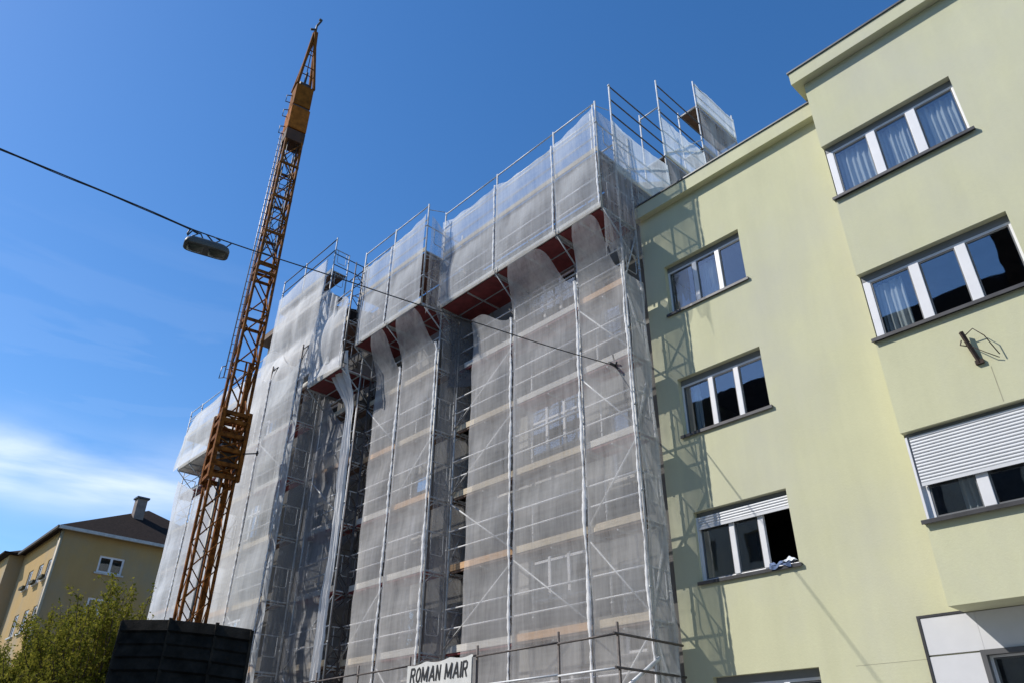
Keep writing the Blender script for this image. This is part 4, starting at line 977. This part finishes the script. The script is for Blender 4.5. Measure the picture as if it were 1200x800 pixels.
# roof, hipped at the near end, with a thin overhanging eave
OV = .45; ze = HZ + .02
rp = MB(); E0 = (HX + OV, HY - OV, ze); E1 = (HX + OV, 23 + OV, ze); Rg = (HX - 5.0, 17.1, 18.6); Rl = (-72, 17.1, 18.6); E2 = (-76, 23 + OV, ze); E3 = (-76, HY - OV, ze)
rp.face([E0, E1, Rg]); rp.face([E3, E0, Rg, Rl]); rp.face([E1, E2, Rl, Rg]); rp.face([E2, E3, Rl]); rp.face([E3, E2, E1, E0])
rp.face([(-60.5, HY - OV, ze + .004), (-61.3, 9.75, ze + .004), (-76, 9.75, ze + .004), (-76, 12, ze + .6), (-60.6, 12, ze + .6)])
rp.box((-76, 9.75, ze - .12), (-60.7, 10.7, ze - .002))
RO = rp.build('roof', tile_d, YH)
ch = MB(); ch.box((HX - 3.6, 15.6, 16.2), (HX - 2.95, 16.25, 18.7)); ch.build('chimney', mat('chimney_brick', (.20, .16, .14), .9, var=.2), RO)
ch = MB(); ch.box((HX - 3.7, 15.5, 18.702), (HX - 2.85, 16.35, 18.82)); ch.build('chimney_cap', sill_m, RO)
gt = MB(); gt.box((HX + OV - .06, HY - OV, ze - .19), (HX + OV + .08, 23, ze - .005)); gt.build('gutter', gutter_m, YH)
gt = MB(); gt.box((-60.6, HY - OV - .08, ze - .16), (HX + OV, HY - OV + .05, ze - .005)); gt.build('eaves_board', mat('dark_eaves', (.06, .05, .045), .8), YH)
dp = MB(); dp.tube([(HX + .02, HY - .08, HZ - .1), (HX + .02, HY - .08, 0)], .09, 8); dp.build('downpipe', mat('tan_pipe', (.45, .37, .24), .6), YH)
dp = MB(); dp.tube([(HX - .35, HY - .06, HZ - .1), (HX - .35, HY - .06, 0)], .07, 8); dp.build('downpipe', mat('dark_pipe', (.06, .05, .05), .6), YH)

# ================================================================== houses across the street (seen only as reflections in the glass)
OH = thing('townhouse', (-12, -12, 0), 'beige townhouse across the street with dark roof and chimneys, mirrored in the windows', 'house')
oh = MB(); ow = [(x, x + 1.2, z, z + 1.6) for x in range(-38, 4, 3) for z in (1.2, 4.6, 8, 11.4, 14.8)]
# its street face looks towards +Y
def backwall(mb):
    xs = sorted({-40, 6, *[h[0] for h in ow], *[h[1] for h in ow]}); zs = sorted({-.1, 18.4, *[h[2] for h in ow], *[h[3] for h in ow]})
    for i in range(len(xs) - 1):
        for k in range(len(zs) - 1):
            xm = (xs[i] + xs[i + 1]) / 2; zm = (zs[k] + zs[k + 1]) / 2; yy = -9.0
            if any(h[0] < xm < h[1] and h[2] < zm < h[3] for h in ow): yy = -9.2
            mb.face([(xs[i + 1], yy, zs[k]), (xs[i], yy, zs[k]), (xs[i], yy, zs[k + 1]), (xs[i + 1], yy, zs[k + 1])])
backwall(oh); oh.box((-40, -19, -.1), (6, -9.25, 18.4)); oh.build('wall', beige, OH)
orf = MB(); prism(orf, -40.3, 6.3, [(-8.5, 18.41), (-11.5, 22.6), (-19.3, 18.41)]); orr = orf.build('roof', tile_d, OH)
for x in (-26, -14.2, -5.0): MB().box((x, -11.2, 21.0), (x + .7, -10.3, 24.3)).build('chimney', tile_d, orr)
for h in ow: MB().box((h[0] + .05, -9.19, h[2] + .05), (h[1] - .05, -9.13, h[3] - .05)).build('window', sill_m, OH)

# ================================================================== trees
def make_tree(base, h, rad, label, shoots, seed, m, leaf=(.020, .043)):
    """Spring tree: short trunk, fanning limbs, many upright whippy twigs set with small leaves."""
    rnd = random.Random(seed); T = thing('tree', base, label, 'tree'); bx, by, bz = base
    tk = MB(); lf = MB(); top = Vector((bx, by, h * .28)); tk.tube([(bx, by, 0), (bx + .05, by, h * .15), top], .16, 8, .11, caps=False)
    def leaves(p, q, n):
        for k in range(n):
            c_ = p.lerp(q, rnd.random()) + Vector((rnd.gauss(0, .05), rnd.gauss(0, .05), rnd.gauss(0, .05)))
            s_ = rnd.uniform(*leaf); n_ = Vector((rnd.gauss(0, 1), rnd.gauss(0, 1), rnd.gauss(0, .8))).normalized(); u_ = n_.orthogonal().normalized(); v_ = n_.cross(u_)
            an = rnd.uniform(0, 6.28); u2 = u_ * math.cos(an) + v_ * math.sin(an); v2 = n_.cross(u2)
            lf.face([c_ - u2 * s_ * 1.5, c_ - v2 * s_ * .75, c_ + u2 * s_ * 1.5, c_ + v2 * s_ * .75])
    for i in range(shoots):
        an = rnd.uniform(0, 6.283); rr_ = rad * math.sqrt(rnd.random()); hh_ = h * (1 - .45 * (rr_ / rad) ** 2) * rnd.uniform(.62, 1.0)
        end = Vector((bx + rr_ * math.cos(an), by + rr_ * math.sin(an), hh_)); pts_ = []
        for k in range(6):
            t = k / 5; pts_.append(Vector((bx + (end.x - bx) * t ** .7, by + (end.y - by) * t ** .7, top.z * rnd.uniform(.8, 1.1) * (1 - t) + end.z * t)) + Vector((rnd.gauss(0, .06), rnd.gauss(0, .06), 0)) * (1 if k else 0))
        tk.tube(pts_, .035, 5, .007, caps=False)
        for k in range(11):
            t = rnd.uniform(.35, 1); j = min(4, int(t * 5)); p = pts_[j].lerp(pts_[j + 1], t * 5 - j); d = Vector((rnd.gauss(0, .45), rnd.gauss(0, .45), rnd.uniform(.5, 1.1))); q = p + d * rnd.uniform(.25, .7)
            tk.tube([p, q], .006, 4, .003, caps=False); leaves(p, q, 27)
        leaves(pts_[4], pts_[5], 22)
    tk.build('trunk', bark, T); lf.build('crown', m, T)
    return T
def leafmat(name, c1, c2):
    m = bpy.data.materials.new(name); m.use_nodes = True; t = m.node_tree; t.nodes.clear(); out = N(t, 'ShaderNodeOutputMaterial')
    g = N(t, 'ShaderNodeNewGeometry'); r = N(t, 'ShaderNodeValToRGB'); r.color_ramp.elements[0].color = (*c1, 1); r.color_ramp.elements[1].color = (*c2, 1)
    t.links.new(g.outputs['Random Per Island'], r.inputs[0])
    d = N(t, 'ShaderNodeBsdfDiffuse'); tr = N(t, 'ShaderNodeBsdfTranslucent'); t.links.new(r.outputs[0], d.inputs[0]); t.links.new(r.outputs[0], tr.inputs[0])
    mx = N(t, 'ShaderNodeMixShader'); V(mx, 0, .35); t.links.new(d.outputs[0], mx.inputs[1]); t.links.new(tr.outputs[0], mx.inputs[2]); t.links.new(mx.outputs[0], out.inputs[0])
    return m
lm = leafmat('spring_leaves', (.12, .14, .020), (.33, .30, .05))
make_tree((-24.6, 6.9, 0), 7.0, 2.6, 'spring tree with yellow-green upright twigs beside the black container', 190, 3, lm)
make_tree((-29.0, 7.2, 0), 6.9, 3.0, 'yellow-green tree in front of the house wall, second from the left', 210, 9, lm)
make_tree((-34.5, 7.2, 0), 5.7, 2.6, 'low yellow-green tree at the far left edge of the picture', 130, 15, lm)
